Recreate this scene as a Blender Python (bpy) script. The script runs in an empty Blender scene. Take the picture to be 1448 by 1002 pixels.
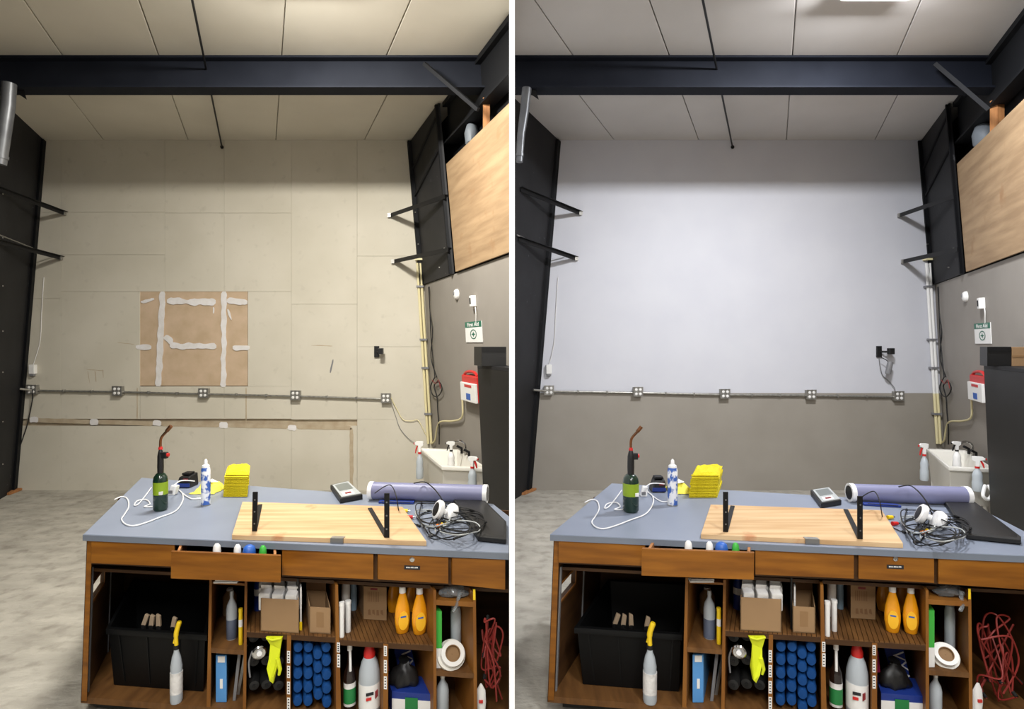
import bpy, bmesh, math, random
from mathutils import Vector, Matrix, noise
random.seed(7)
S = bpy.context.scene
COL = S.collection
V = Vector
H = 1.82          # camera height above the concrete floor
F = 800.0         # focal length in pixels of the 1448 px wide frame
PX, PY = 724.0, 485.0

# ---------------------------------------------------------------- camera, world, exposure
cd = bpy.data.cameras.new('camera'); cam = bpy.data.objects.new('camera', cd); COL.objects.link(cam)
cam.location = (0, 0, H); cam.rotation_euler = (math.pi/2, 0, 0)
cd.sensor_fit = 'HORIZONTAL'; cd.sensor_width = 36; cd.lens = 36*F/1448; cd.shift_y = -(501-PY)/1448
cd.clip_start = 0.05
S.camera = cam
w = bpy.data.worlds.new('world'); S.world = w; w.use_nodes = True
w.node_tree.nodes['Background'].inputs[0].default_value = (0.9, 0.95, 1, 1)
w.node_tree.nodes['Background'].inputs[1].default_value = 0.3
S.view_settings.view_transform = 'Standard'; S.view_settings.look = 'None'
S.view_settings.gamma = 1; S.view_settings.use_curve_mapping = False
S.view_settings.exposure = 0.0

K = {'L': (370-PX)/F, 'R': (1092-PX)/F}       # sideways shear by depth from the camera, from each image half's vanishing-point pixel
D = 7.0                                        # distance of the end walls
ZC = 4.33                                      # ceiling
def lamp(name, loc, sx, sy, power, col, rot=(0, 0, 0)):
    l = bpy.data.lights.new(name, 'AREA'); l.shape = 'RECTANGLE'; l.size = sx; l.size_y = sy
    l.energy = power; l.color = col
    o = bpy.data.objects.new(name, l); o.location = loc; o.rotation_euler = rot; COL.objects.link(o)
    return o
WARM, COOL = (1.0, 0.965, 0.895), (0.95, 0.965, 1.0)
# ceiling fixtures, then added fill lamps: (bay, u, d, size across, size along, drop below ceiling, tilt towards the end wall, power)
TILT = math.radians(32)
TUBES = [('L', 0.15, 3.70, 0.60, 0.20, 0.07, TILT, 200), ('R', 0.78, 3.85, 0.43, 0.20, 0.09, TILT, 170),
         ('L', -1.3, 0.2, 0.3, 1.5, 0.09, 0, 95), ('R', 1.3, 0.2, 0.3, 1.5, 0.09, 0, 95),  # unseen fill lamps, added to brighten the drawer fronts
         ('L', -0.2, -1.6, 0.3, 1.5, 0.09, 0, 85), ('R', 0.2, -1.6, 0.3, 1.5, 0.09, 0, 85)]  # unseen frontal fill behind the camera, added for the bench front
for i, (b, u, d, sx, sy, dr, ti, pw) in enumerate(TUBES):
    n = Vector((0, math.sin(ti), -math.cos(ti)))
    c = Vector((u+K[b]*max(d, 0), d, ZC-dr))
    lamp('ceiling_fixture_lamp', c+n*0.012, sx, sy, pw, WARM if b == 'L' else COOL, (ti, 0, 0))

# ---------------------------------------------------------------- materials
def lin(c):
    return tuple(((x/255)/12.92 if x/255 <= 0.04045 else ((x/255+0.055)/1.055)**2.4) for x in c)+(1,)
MATS = {}
def mat(name, c, rough=0.6, metal=0.0, c2=None, scale=5, stretch=(1, 1, 1), bump=0.0, bscale=None, detail=4,
        lo=0.35, hi=0.65, trans=0.0, emit=None, spec=0.5, coat=0, alpha=1, third=None):
    if name in MATS: return MATS[name]
    m = bpy.data.materials.new(name); MATS[name] = m; m.use_nodes = True
    nt = m.node_tree; N = nt.nodes; L = nt.links
    p = N['Principled BSDF']
    p.inputs['Base Color'].default_value = lin(c); p.inputs['Roughness'].default_value = rough
    p.inputs['Metallic'].default_value = metal; p.inputs['Specular IOR Level'].default_value = spec
    if coat: p.inputs['Coat Weight'].default_value = coat
    if trans: p.inputs['Transmission Weight'].default_value = trans
    if alpha < 1: p.inputs['Alpha'].default_value = alpha
    if emit: p.inputs['Emission Color'].default_value = lin(c); p.inputs['Emission Strength'].default_value = emit
    tc = N.new('ShaderNodeTexCoord'); mp = N.new('ShaderNodeMapping'); L.new(tc.outputs['Object'], mp.inputs[0])
    mp.inputs['Scale'].default_value = stretch
    if c2:
        no = N.new('ShaderNodeTexNoise'); no.inputs['Scale'].default_value = scale; no.inputs['Detail'].default_value = detail
        L.new(mp.outputs[0], no.inputs['Vector'])
        r = N.new('ShaderNodeValToRGB'); r.color_ramp.elements[0].position = lo; r.color_ramp.elements[1].position = hi
        r.color_ramp.elements[0].color = lin(c); r.color_ramp.elements[1].color = lin(c2)
        L.new(no.outputs[0], r.inputs[0]); out = r.outputs[0]
        if third:   # (colour, scale, lo, hi) sparse marks
            n2 = N.new('ShaderNodeTexNoise'); n2.inputs['Scale'].default_value = third[1]; n2.inputs['Detail'].default_value = 6
            L.new(tc.outputs['Object'], n2.inputs['Vector'])
            r2 = N.new('ShaderNodeValToRGB'); r2.color_ramp.elements[0].position = third[2]; r2.color_ramp.elements[1].position = third[3]
            L.new(n2.outputs[0], r2.inputs[0])
            mx = N.new('ShaderNodeMix'); mx.data_type = 'RGBA'; L.new(r2.outputs[0], mx.inputs[0])
            L.new(out, mx.inputs[6]); mx.inputs[7].default_value = lin(third[0]); out = mx.outputs[2]
        L.new(out, p.inputs['Base Color'])
    if bump:
        nb = N.new('ShaderNodeTexNoise'); nb.inputs['Scale'].default_value = bscale or scale*4; nb.inputs['Detail'].default_value = 5
        L.new(mp.outputs[0], nb.inputs['Vector'])
        bp = N.new('ShaderNodeBump'); bp.inputs['Strength'].default_value = bump; bp.inputs['Distance'].default_value = 0.01
        L.new(nb.outputs[0], bp.inputs['Height']); L.new(bp.outputs[0], p.inputs['Normal'])
    return m
M = lambda n: MATS[n]
mat('concrete', (158, 153, 142), 0.8, c2=(186, 181, 169), scale=3.2, stretch=(1, 1.9, 1), bump=0.9, bscale=22, detail=10, lo=0.32, hi=0.68, third=((134, 128, 117), 9, 0.5, 0.8))
mat('ceiling_L', (198, 192, 178), 0.8, c2=(206, 200, 186), scale=1.2, bump=0.15, bscale=3)
mat('ceiling_R', (190, 186, 182), 0.8, c2=(198, 194, 190), scale=1.2, bump=0.15, bscale=3)
mat('drywall', (196, 190, 174), 0.8, c2=(205, 199, 184), scale=1.3, third=((186, 180, 165), 9, 0.6, 0.8), bump=0.08)
mat('bare_paper', (184, 161, 132), 0.85, c2=(198, 174, 148), scale=5, detail=6)
mat('compound', (226, 224, 224), 0.8, c2=(214, 210, 206), scale=8, bump=0.3)
mat('brown_strip', (170, 153, 128), 0.85, c2=(184, 170, 146), scale=9)
mat('paint_light', (199, 200, 207), 0.6, c2=(203, 204, 210), scale=2, bump=0.05)
mat('paint_grey', (144, 138, 128), 0.65, c2=(150, 144, 134), scale=2, bump=0.05)
mat('paint_side', (140, 134, 126), 0.65, c2=(146, 140, 132), scale=2, bump=0.05)
mat('black_steel', (26, 26, 28), 0.6, 0.0, c2=(34, 34, 36), scale=3, third=((80, 80, 82), 14, 0.70, 0.76), bump=0.05, spec=0.25)
mat('beam_steel', (20, 23, 31), 0.75, 0.0, c2=(25, 28, 36), scale=3, spec=0.15)
mat('girder_steel', (15, 16, 19), 0.7, 0.0, spec=0.2)
mat('black_metal', (18, 18, 19), 0.5, 0.0, spec=0.3)
mat('grey_metal', (150, 150, 150), 0.35, 0.9)
mat('galv', (176, 174, 168), 0.35, 0.7, c2=(150, 148, 142), scale=30)
mat('duct_grey', (110, 112, 114), 0.4, 0.5, c2=(92, 94, 97), scale=6)
mat('plywood', (140, 114, 84), 0.7, c2=(164, 137, 104), scale=3, stretch=(1, 0.35, 5), detail=6, third=((142, 108, 74), 5, 0.62, 0.8))
mat('stud', (176, 122, 74), 0.7, c2=(150, 98, 54), scale=6, stretch=(4, 4, 0.5))
mat('insulation', (104, 110, 116), 0.6)
mat('white_board', (250, 250, 250), 0.6)
mat('white', (232, 231, 228), 0.5)
mat('white_gloss', (236, 236, 236), 0.25)
mat('cream', (222, 211, 166), 0.5)
mat('sink_white', (224, 221, 212), 0.4)
mat('wood', (112, 66, 17), 0.42, c2=(148, 94, 28), scale=3, stretch=(1, 2, 9), detail=8, lo=0.3, hi=0.7, spec=0.3)
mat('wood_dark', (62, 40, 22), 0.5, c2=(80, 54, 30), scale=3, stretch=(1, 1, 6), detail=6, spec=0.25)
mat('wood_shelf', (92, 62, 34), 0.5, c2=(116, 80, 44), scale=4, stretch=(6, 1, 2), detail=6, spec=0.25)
mat('wood_edge', (122, 76, 28), 0.5, c2=(138, 90, 36), scale=8, stretch=(1, 1, .5), spec=0.3)
mat('laminate', (124, 132, 148), 0.42, c2=(129, 137, 153), scale=3)
mat('laminate_edge', (112, 120, 132), 0.5)
mat('pine', (184, 148, 106), 0.6, c2=(210, 180, 140), scale=3.2, stretch=(0.45, 7, 3), detail=7, third=((182, 124, 84), 7, 0.62, 0.75), spec=0.2)
mat('black_plastic', (20, 20, 21), 0.45)
mat('tote_black', (11, 12, 13), 0.5, spec=0.25)
mat('rubber', (18, 18, 18), 0.6)
mat('tank_green', (14, 44, 30), 0.22, coat=0.4)
mat('lime', (136, 164, 34), 0.35)
mat('copper', (150, 96, 60), 0.35, 0.8, c2=(96, 66, 46), scale=20)
mat('red', (196, 36, 34), 0.4)
mat('orange', (226, 120, 40), 0.5)
mat('dark_red', (120, 24, 30), 0.5)
mat('yellow_cloth', (214, 194, 16), 0.9, c2=(228, 210, 34), scale=20, bump=0.8, bscale=120)
mat('pale_yellow', (236, 226, 90), 0.9, bump=0.5, bscale=60)
mat('yellow', (236, 200, 30), 0.4)
mat('hi_vis', (216, 226, 30), 0.6)
mat('can_blue', (236, 238, 242), 0.3, c2=(60, 100, 180), scale=28, stretch=(1, 1, 0.8), lo=0.46, hi=0.54, detail=2)
mat('blue', (40, 92, 176), 0.45)
mat('deep_blue', (28, 52, 130), 0.45)
mat('roll_blue', (18, 66, 124), 0.65, spec=0.2)
mat('folder_blue', (84, 146, 206), 0.5)
mat('pale_blue', (150, 176, 196), 0.4)
mat('roll_lavender', (116, 118, 150), 0.45, c2=(122, 124, 156), scale=4)
mat('device_grey', (168, 172, 172), 0.5)
mat('screen_grey', (104, 110, 108), 0.3)
mat('cardboard', (148, 118, 84), 0.8, c2=(158, 126, 90), scale=4)
mat('cardboard_dark', (132, 98, 66), 0.8)
mat('packet', (222, 220, 216), 0.5, c2=(190, 188, 186), scale=12, bump=0.5)
mat('clear', (225, 232, 236), 0.15, trans=0.85)
mat('cloudy', (196, 204, 210), 0.35, trans=0.25)
mat('liquid', (92, 102, 122), 0.3)
mat('detergent', (238, 158, 22), 0.25, coat=0.3)
mat('detergent_label', (250, 190, 40), 0.4)
mat('dark_bottle', (26, 14, 12), 0.2, coat=0.4)
mat('green', (30, 120, 60), 0.5)
mat('bright_green', (60, 170, 60), 0.5)
mat('sign_green', (20, 104, 80), 0.5)
mat('cable_red', (138, 44, 38), 0.5)
mat('tape_core', (140, 108, 72), 0.7)
mat('lamp_glow', (255, 255, 255), 0.5, emit=3.5)
mat('ink', (30, 30, 34), 0.7)
mat('gray_paint', (120, 120, 122), 0.45)
mat('chrome', (200, 200, 200), 0.15, 1.0)
mat('pink', (190, 40, 90), 0.5)

# ---------------------------------------------------------------- mesh helpers
class MB:
    def __init__(self): self.v = []; self.f = []
    def add(self, vs, fs):
        n = len(self.v); self.v += [V(p) for p in vs]; self.f += [tuple(i+n for i in f) for f in fs]; return self
    def hexa(self, a, b):      # two matching rings of points (front, back)
        n = len(a); vs = list(a)+list(b)
        fs = [tuple(range(n))[::-1], tuple(range(n, 2*n))] + [(i, (i+1) % n, n+(i+1) % n, n+i) for i in range(n)]
        return self.add(vs, fs)
    def box(self, x0, x1, y0, y1, z0, z1):
        return self.hexa([(x0, y0, z0), (x1, y0, z0), (x1, y0, z1), (x0, y0, z1)], [(x0, y1, z0), (x1, y1, z0), (x1, y1, z1), (x0, y1, z1)])
    def prism(self, poly, z0, z1):
        return self.hexa([(p[0], p[1], z0) for p in poly], [(p[0], p[1], z1) for p in poly])
    def tube(self, pts, r, seg=6, cap=True):
        pts = [V(p) for p in pts]; rs = r if isinstance(r, (list, tuple)) else [r]*len(pts)
        vs = []; fs = []; up = V((0.13, 0.31, 0.94)).normalized()
        prev = None
        for i, p in enumerate(pts):
            t = (pts[min(i+1, len(pts)-1)]-pts[max(i-1, 0)])
            if t.length < 1e-9: t = V((0, 0, 1))
            t.normalize()
            if prev is None:
                a = t.cross(up); 
                if a.length < 0.1: a = t.cross(V((1, 0, 0)))
            else: a = prev - t*prev.dot(t)
            a.normalize(); prev = a; b = t.cross(a)
            for k in range(seg):
                q = 2*math.pi*k/seg; vs.append(p+(a*math.cos(q)+b*math.sin(q))*rs[i])
        n = len(pts)
        for i in range(n-1):
            for k in range(seg):
                k2 = (k+1) % seg; fs.append((i*seg+k, i*seg+k2, (i+1)*seg+k2, (i+1)*seg+k))
        if cap: fs.append(tuple(range(seg))[::-1]); fs.append(tuple((n-1)*seg+k for k in range(seg)))
        return self.add(vs, fs)
    def lathe(self, prof, c=(0, 0, 0), seg=20, sy=1.0, M_=None):
        vs = []; fs = []; n = len(prof)
        for r, z in prof:
            for k in range(seg):
                q = 2*math.pi*k/seg; p = V((r*math.cos(q), r*sy*math.sin(q), z))
                vs.append((M_ @ p if M_ else p)+V(c))
        for i in range(n-1):
            for k in range(seg):
                k2 = (k+1) % seg; fs.append((i*seg+k, i*seg+k2, (i+1)*seg+k2, (i+1)*seg+k))
        fs.append(tuple(range(seg))[::-1]); fs.append(tuple((n-1)*seg+k for k in range(seg)))
        return self.add(vs, fs)
    def build(self, name, m, parent=None, bev=0, world=False, mats=None, fm=None, smooth=True):
        bm = bmesh.new(); off = V((0, 0, 0))
        root = parent
        while world and root is not None: off += root.location; root = root.parent
        vs = [bm.verts.new(p-off) for p in self.v]
        for i, f in enumerate(self.f):
            try:
                fc = bm.faces.new([vs[j] for j in f])
                if fm: fc.material_index = fm(i)
            except ValueError: pass
        bmesh.ops.recalc_face_normals(bm, faces=bm.faces)
        if bev:
            es = [e for e in bm.edges if len(e.link_faces) == 2 and e.calc_face_angle(0) > 0.6]
            bmesh.ops.bevel(bm, geom=es, offset=bev, segments=2, profile=0.6, affect='EDGES', clamp_overlap=True)
        if smooth:
            flat = bev and len(self.f) <= 12
            for fc in bm.faces: fc.smooth = not flat
            for e in bm.edges:
                if len(e.link_faces) == 2 and e.calc_face_angle(0) > (0.4 if bev else 0.7): e.smooth = False
        me = bpy.data.meshes.new(name); bm.to_mesh(me); bm.free()
        o = bpy.data.objects.new(name, me); COL.objects.link(o)
        for mm in (mats or [m]): me.materials.append(M(mm) if isinstance(mm, str) else mm)
        if parent: o.parent = parent
        return o
def tag(o, label=None, cat=None, group=None, kind=None):
    if label: o['label'] = label
    if cat: o['category'] = cat
    if group: o['group'] = group
    if kind: o['kind'] = kind
    return o
def thing(name, loc, label, cat, group=None, rz=0):
    o = bpy.data.objects.new(name, None); o.empty_display_size = 0.05; COL.objects.link(o)
    o.location = loc; o.rotation_euler = (0, 0, rz)
    return tag(o, label, cat, group)
def struct(o): o['kind'] = 'structure'; return o
def dup(root, loc, rz=None, label=None):
    r = root.copy(); COL.objects.link(r); r.location = loc
    if rz is not None: r.rotation_euler = (0, 0, rz)
    if label: r['label'] = label
    for ch in list(root.children):
        c = ch.copy(); COL.objects.link(c); c.parent = r
        for g in ch.children:
            d = g.copy(); COL.objects.link(d); d.parent = c
    return r
def smooth_pts(pts, n=6):     # Catmull-Rom
    pts = [V(p) for p in pts]; out = []
    for i in range(len(pts)-1):
        p0, p1, p2, p3 = pts[max(i-1, 0)], pts[i], pts[i+1], pts[min(i+2, len(pts)-1)]
        for k in range(n):
            t = k/n
            out.append(0.5*((2*p1)+(p2-p0)*t+(2*p0-5*p1+4*p2-p3)*t*t+(3*p1-p0-3*p2+p3)*t**3))
    out.append(pts[-1]); return out
def at(px, py, d): return V(((px-PX)*d/F, d, H+(PY-py)*d/F))
def onz(px, py, z): return at(px, py, (H-z)*F/(py-PY))
def wid(w_, d, px): return w_*d/F/math.sqrt(1+((px-PX)/F)**2)
def clip(poly, side, x):      # keep x <= X (side -1) or x >= X (side +1)
    out = []
    for i in range(len(poly)):
        a, b = poly[i], poly[(i+1) % len(poly)]
        ia = (a[0]-x)*side >= 0; ib = (b[0]-x)*side >= 0
        if ia: out.append(a)
        if ia != ib:
            t = (x-a[0])/(b[0]-a[0]); out.append((x, a[1]+t*(b[1]-a[1])))
    return out
def text_mesh(name, s, size, parent, origin, xdir, zdir, m, ext=0.0004, bold=0, xs=1):
    c = bpy.data.curves.new('t', 'FONT'); c.body = s; c.size = size; c.align_x = 'CENTER'; c.align_y = 'CENTER'; c.extrude = ext; c.offset = bold
    o = bpy.data.objects.new('t', c); COL.objects.link(o)
    bpy.context.view_layer.update()
    me = bpy.data.meshes.new_from_object(o.evaluated_get(bpy.context.evaluated_depsgraph_get()))
    COL.objects.unlink(o); bpy.data.objects.remove(o)
    xd = V(xdir).normalized(); zd = V(zdir).normalized(); yd = xd.cross(zd)
    mt = Matrix((xd, zd, -yd)).transposed().to_4x4()
    mt.translation = V(origin)-parent.location
    me.transform(mt @ Matrix.Diagonal((xs, 1, 1, 1))); me.materials.clear(); me.materials.append(M(m))
    r = bpy.data.objects.new(name, me); COL.objects.link(r); r.parent = parent
    return r
def rumple(o, amp, sc, seed=0):
    for v in o.data.vertices:
        n = noise.noise_vector(v.co*sc+V((seed, seed*2.3, 1.7)))
        v.co += n*amp
SIDE = {'L': 'left-hand bay', 'R': 'right-hand bay'}
SD = {'L': 'left', 'R': 'right'}

# ---------------------------------------------------------------- shared shell
fl = MB().box(-7.2, 6.6, -3.2, 7.3, -0.12, 0.0).build('floor', 'concrete'); struct(fl)
struct(MB().box(-3.4, 3.4, -3.2, -3.05, 0, ZC).build('wall_rear', 'paint_side'))
struct(MB().box(-3.35, 3.1, -3.2, 0.0, ZC, ZC+0.1).build('ceiling', 'ceiling_R'))
# white wall added for the border strip between the image halves, seen end-on
DW = 0.0098
struct(MB().box(-DW, DW, 2.0, 6.2, 0, ZC).build('wall_middle', 'white_board'))
struct(MB().box(-3.25, -3.05, -3.2, 0.0, 0, ZC).build('wall_left', 'black_steel'))
struct(MB().box(2.16, 2.36, -3.2, 0.0, 0, ZC).build('wall_right', 'paint_side'))
LN = ['wide ceiling light tilted to the end wall, left-hand bay', 'short white ceiling light at the top edge, right-hand bay', 'long ceiling light above the camera, left-hand bay', 'long ceiling light above the camera, right-hand bay', 'rearmost long ceiling light, left-hand bay', 'rearmost long ceiling light, right-hand bay']
for (b, u, d, sx, sy, dr, ti, pw), lb in zip(TUBES, LN):
    t = thing('ceiling_light', (u+K[b]*max(d, 0), d, ZC-dr), lb, 'ceiling light')
    h = MB().box(-sx/2-0.015, sx/2+0.015, -sy/2-0.012, sy/2+0.012, 0.004, 0.045).build('housing', 'white', t, bev=0.004)
    g = MB().box(-sx/2, sx/2, -sy/2, sy/2, -0.006, 0.004).build('diffuser', 'lamp_glow', t)
    h.rotation_euler = g.rotation_euler = (ti, 0, 0)
    if ti:
        v = MB().box(-sx/2-0.015, sx/2+0.015, sy/2+0.013, sy/2+0.02, -0.075, 0.045).build('visor', 'white', t); v.rotation_euler = (ti, 0, 0)  # added lip that keeps the lamp's light off the ceiling
    MB().box(-0.03, 0.03, -0.03, 0.03, 0.03, dr-0.001).build('mount', 'white', t)

def bay(B):
    k = K[B]; vx = PX+k*F; sgn = -1 if B == 'L' else 1
    edge = -0.012 if B == 'L' else 0.012
    sd = SIDE[B]; e2 = V((k, 1, 0)); U = lambda u, d, z: V((u+k*d, d, z))
    UL = lambda z: (-3.05 if B == 'L' else -3.0)+0.083*z
    UR = lambda z: 2.15-0.055*z
    def lw(px, py, off=0.0):
        d = (UL(0)+off+0.083*H)/((px-vx)/F-0.083*(PY-py)/F); return at(px, py, d)
    def rw(px, py, off=0.0):
        d = (2.15-off-0.055*H)/((px-vx)/F+0.055*(PY-py)/F); return at(px, py, d)
    bw = lambda px, py, off=0.0: at(px, py, D-off)
    # ---------------- end wall
    if B == 'L':
        back = MB().hexa([U(-3.3, D+0.03, 0), U(2.3, D+0.03, 0), U(2.3, D+0.03, ZC+0.1), U(-3.3, D+0.03, ZC+0.1)],
                         [U(-3.3, D+0.15, 0), U(2.3, D+0.15, 0), U(2.3, D+0.15, ZC+0.1), U(-3.3, D+0.15, ZC+0.1)]).build('wall_back', 'brown_strip')
        struct(back)
        xs = [8, 86, 233, 317, 412, 505, 632]
        rows = [[196, 300, 422, 592, 699], [196, 300, 360, 412, 592, 699], [196, 301, 412, 546, 592, 699], [196, 301, 412, 546, 592, 699],
                [196, 430, 593, 700], [196, 362, 490, 593, 701]]
        skip = lambda x0, x1, y0, y1: False
        for i in range(6):
            for j in range(len(rows[i])-1):
                x0, x1, y0, y1 = xs[i]+0.12, xs[i+1]-0.12, rows[i][j]+0.12, rows[i][j+1]-0.12
                if i == 0: x0 = 8
                if y0 > 590: y0 = 602
                if i == 5: x1 = 632
                segs = [(x0, x1, y0, y1)]
                if i == 1 and rows[i][j] == 412: segs = [(x0, 197.7, y0, 592), (198.2, 232.9, 546.3, 592)]
                elif i in (2, 3) and rows[i][j] == 412:
                    if i == 2: continue
                    segs = [(350.5, x1, y0, 546)]
                    
                elif i == 4 and rows[i][j] > 590: segs = [(x0, x1, y0, y1)]
                elif i == 5 and rows[i][j] > 590: segs = [(505.2, x1, 593, y1)]
                for (a, c, e, f) in segs:
                    q = [bw(a, f), bw(c, f), bw(c, e), bw(a, e)]
                    MB().hexa(q, [p+V((0, 0.03, 0)) for p in q]).build('drywall_sheet', 'drywall', back, bev=0.0015)
        # bare brown rectangle of old paper with joint compound over it
        for (a, c, e, f) in [(198, 225, 412, 545), (234, 313, 412, 545), (320, 350, 412, 545), (225, 234, 412, 545), (313, 320, 412, 545)]:
            q = [bw(a, f, -0.006), bw(c, f, -0.006), bw(c, e, -0.006), bw(a, e, -0.006)]
            MB().hexa(q, [p+V((0, 0.024, 0)) for p in q]).build('bare_panel', 'bare_paper', back)
        def smear(x0, y0, x1, y1, hw, seed, name='compound_strip', m='compound', off=0.006, jag=0.35):
            n = max(6, int(math.hypot(x1-x0, y1-y0)/3)); top = []; bot = []
            dx, dy = x1-x0, y1-y0; L_ = math.hypot(dx, dy); nx, ny = -dy/L_, dx/L_
            for i in range(n+1):
                t = i/n; e = 1 if 0 < i < n else 0.55
                j1 = 1+jag*noise.noise(V((t*L_*0.09, seed*3.7, 0)))*1.5+jag*.3*noise.noise(V((t*L_*0.4, seed, 0))); j2 = 1+jag*noise.noise(V((t*L_*0.09, seed*5.1, 9)))*1.5+jag*.3*noise.noise(V((t*L_*.4, seed, 5)))
                top.append((x0+dx*t+nx*hw*j1*e, y0+dy*t+ny*hw*j1*e)); bot.append((x0+dx*t-nx*hw*j2*e, y0+dy*t-ny*hw*j2*e))
            mb = MB()
            vs = []
            for (a, c) in zip(top, bot): vs += [bw(a[0], a[1], off), bw(c[0], c[1], off), bw(a[0], a[1], -0.006), bw(c[0], c[1], -0.006)]
            fs = []
            for i in range(n):
                o = i*4; fs += [(o, o+1, o+5, o+4), (o, o+4, o+6, o+2), (o+1, o+3, o+7, o+5)]
            fs += [(0, 2, 3, 1), (n*4, n*4+1, n*4+3, n*4+2)]
            mb.add(vs, fs).build(name, m, back, smooth=False)
        smear(230, 412, 224, 546, 4.2, 1); smear(317, 412, 316, 547, 3.6, 2)
        smear(236, 425, 305, 427, 4.5, 3, jag=0.6); smear(321, 425, 350, 427, 4, 4, jag=0.5); smear(199, 426, 218, 423, 3, 5, jag=0.8)
        smear(192, 490, 214, 491, 3.6, 6); smear(329, 491, 353, 491, 3.6, 7)
        smear(233, 475, 243, 485, 5, 8, off=0.0045); smear(240, 488, 306, 490, 3.8, 9, jag=0.5)
        smear(322, 437, 327, 452, 1.2, 10, jag=0.8); smear(302, 434, 302, 443, 0.9, 12, jag=0.6)
        for (x, y) in [(48, 593), (133, 596), (222, 598), (316, 601), (413, 604)]: smear(x-6, y, x+6, y+1, 4.2, x)
        # torn brown strips below the conduit
        for (x0, y0, x1, y1) in [(50, 594, 127, 596), (139, 596, 216, 599), (228, 599, 310, 601), (322, 601, 407, 603), (419, 603, 497, 605)]:
            smear(x0, y0, x1, y1, 3.2, x0+3, 'torn_strip', 'brown_strip', 0.003, 0.12)
        smear(497, 605, 497, 699, 2.6, 77, 'torn_strip', 'brown_strip', 0.003, 0.3)
        smear(194, 548, 194, 592, 0.8, 78, 'torn_strip', 'brown_strip', 0.002, 0.2); smear(348, 548, 348, 600, 0.9, 79, 'torn_strip', 'brown_strip', 0.002, 0.2)
        smear(467, 527, 471, 508, 1.1, 80, 'scuff_mark', 'gray_paint', 0.001, 0.3)
        for i, (x0, y0, x1, y1) in enumerate([(166, 484, 190, 487), (122, 522, 147, 524), (124, 524, 127, 542), (134, 524, 136, 540), (145, 522, 146, 534), (440, 488, 470, 489)]):
            smear(x0, y0, x1, y1, 0.5, 81+i, 'scuff_mark', 'brown_strip', 0.0008, 0.9)
        for (x, y0, y1) in [(88, 375, 425), (77, 255, 420)]: smear(x, y0, x-3, y1, 0.8, x, 'tape_ridge', 'drywall', 0.002, 0.1)
    else:
        zs = bw(1200, 555.5).z
        back = MB()
        back.hexa([U(-3.3, D, 0), U(2.3, D, 0), U(2.3, D, zs), U(-3.3, D, zs)], [U(-3.3, D+0.15, 0), U(2.3, D+0.15, 0), U(2.3, D+0.15, zs), U(-3.3, D+0.15, zs)])
        back.hexa([U(-3.3, D, zs), U(2.3, D, zs), U(2.3, D, ZC+0.1), U(-3.3, D, ZC+0.1)], [U(-3.3, D+0.15, zs), U(2.3, D+0.15, zs), U(2.3, D+0.15, ZC+0.1), U(-3.3, D+0.15, ZC+0.1)])
        back = back.build('wall_back', None, mats=['paint_grey', 'paint_light'], fm=lambda i: 0 if i < 6 else 1); struct(back)
    # ---------------- side walls (they stop at the added border wall)
    def dst(u, d0): return max(d0, abs(u)/abs(k)+0.03) if u*k < 0 else d0     # where a side wall meets the added border wall
    def side(name, uf, d0, d1, z0, z1, th, m, parent=None, sg=1):
        def rg(o): return [U(uf(z0)+o, dst(uf(z0)+o, d0), z0), U(uf(z0)+o, d1, z0), U(uf(z1)+o, d1, z1), U(uf(z1)+o, dst(uf(z1)+o, d0), z1)]
        return MB().hexa(rg(0), rg(th)).build(name, m, parent)
    dl = dr = 0.0
    wl = side('wall_left', UL, dl, D, 0, ZC, -0.12, 'black_steel'); struct(wl)
    wr = side('wall_right', UR, dr, D, 0, 2.54, 0.12, 'paint_side'); struct(wr)
    wu = side('wall_right', lambda z: UR(z)+0.14, dr, D, 2.54, ZC, 0.1, 'girder_steel'); struct(wu)
    # left steel flange strip next to the end wall, with bolts
    a = [U(UL(0), D-0.1, 0), U(UL(0)+0.03, D-0.1, 0), U(UL(ZC)+0.03, D-0.1, ZC-0.02), U(UL(ZC), D-0.1, ZC-0.02)]
    MB().hexa(a, [p+V((k*0.09, 0.09, 0)) for p in a]).build('column_flange', 'girder_steel', wl)
    for py in (268, 330, 398, 462, 520, 590, 650):
        for px in ((55, 4) if B == 'L' else (782,)):
            px2 = px-(py-268)*0.085 if px in (55, 782) else px-0.5
            if px2 < 0.5: px2 = 1.2
            p = lw(px2, py+(0 if px == 55 else 6), 0.0)
            MB().lathe([(0.008, 0), (0.008, 0.006), (0.004, 0.009)], seg=8, M_=Matrix.Rotation(math.pi/2, 3, 'Y'), c=p).build('bolt', 'galv', wl)
    # foot plate at the column base
    q = onz(3 if B == 'L' else 731, 700, 0); q2 = onz(25 if B == 'L' else 752, 691.5, 0)
    t = thing('base_board', (q2.x, q2.y, 0), 'short rough brown board lying along the black wall foot, %s' % sd, 'board')
    dv = (q-q2); nn = V((0.09, 0, 0)); 
    MB().hexa([V((-0.02, 0, 0.001)), nn+V((0, 0, 0.001)), nn+V((0, 0, 0.03)), V((-0.02, 0, 0.03))], [dv+V((-0.02, 0, 0.001)), dv+nn+V((0, 0, 0.001)), dv+nn+V((0, 0, 0.03)), dv+V((-0.02, 0, 0.03))]).build('board', 'stud', t, bev=0.004)
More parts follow.
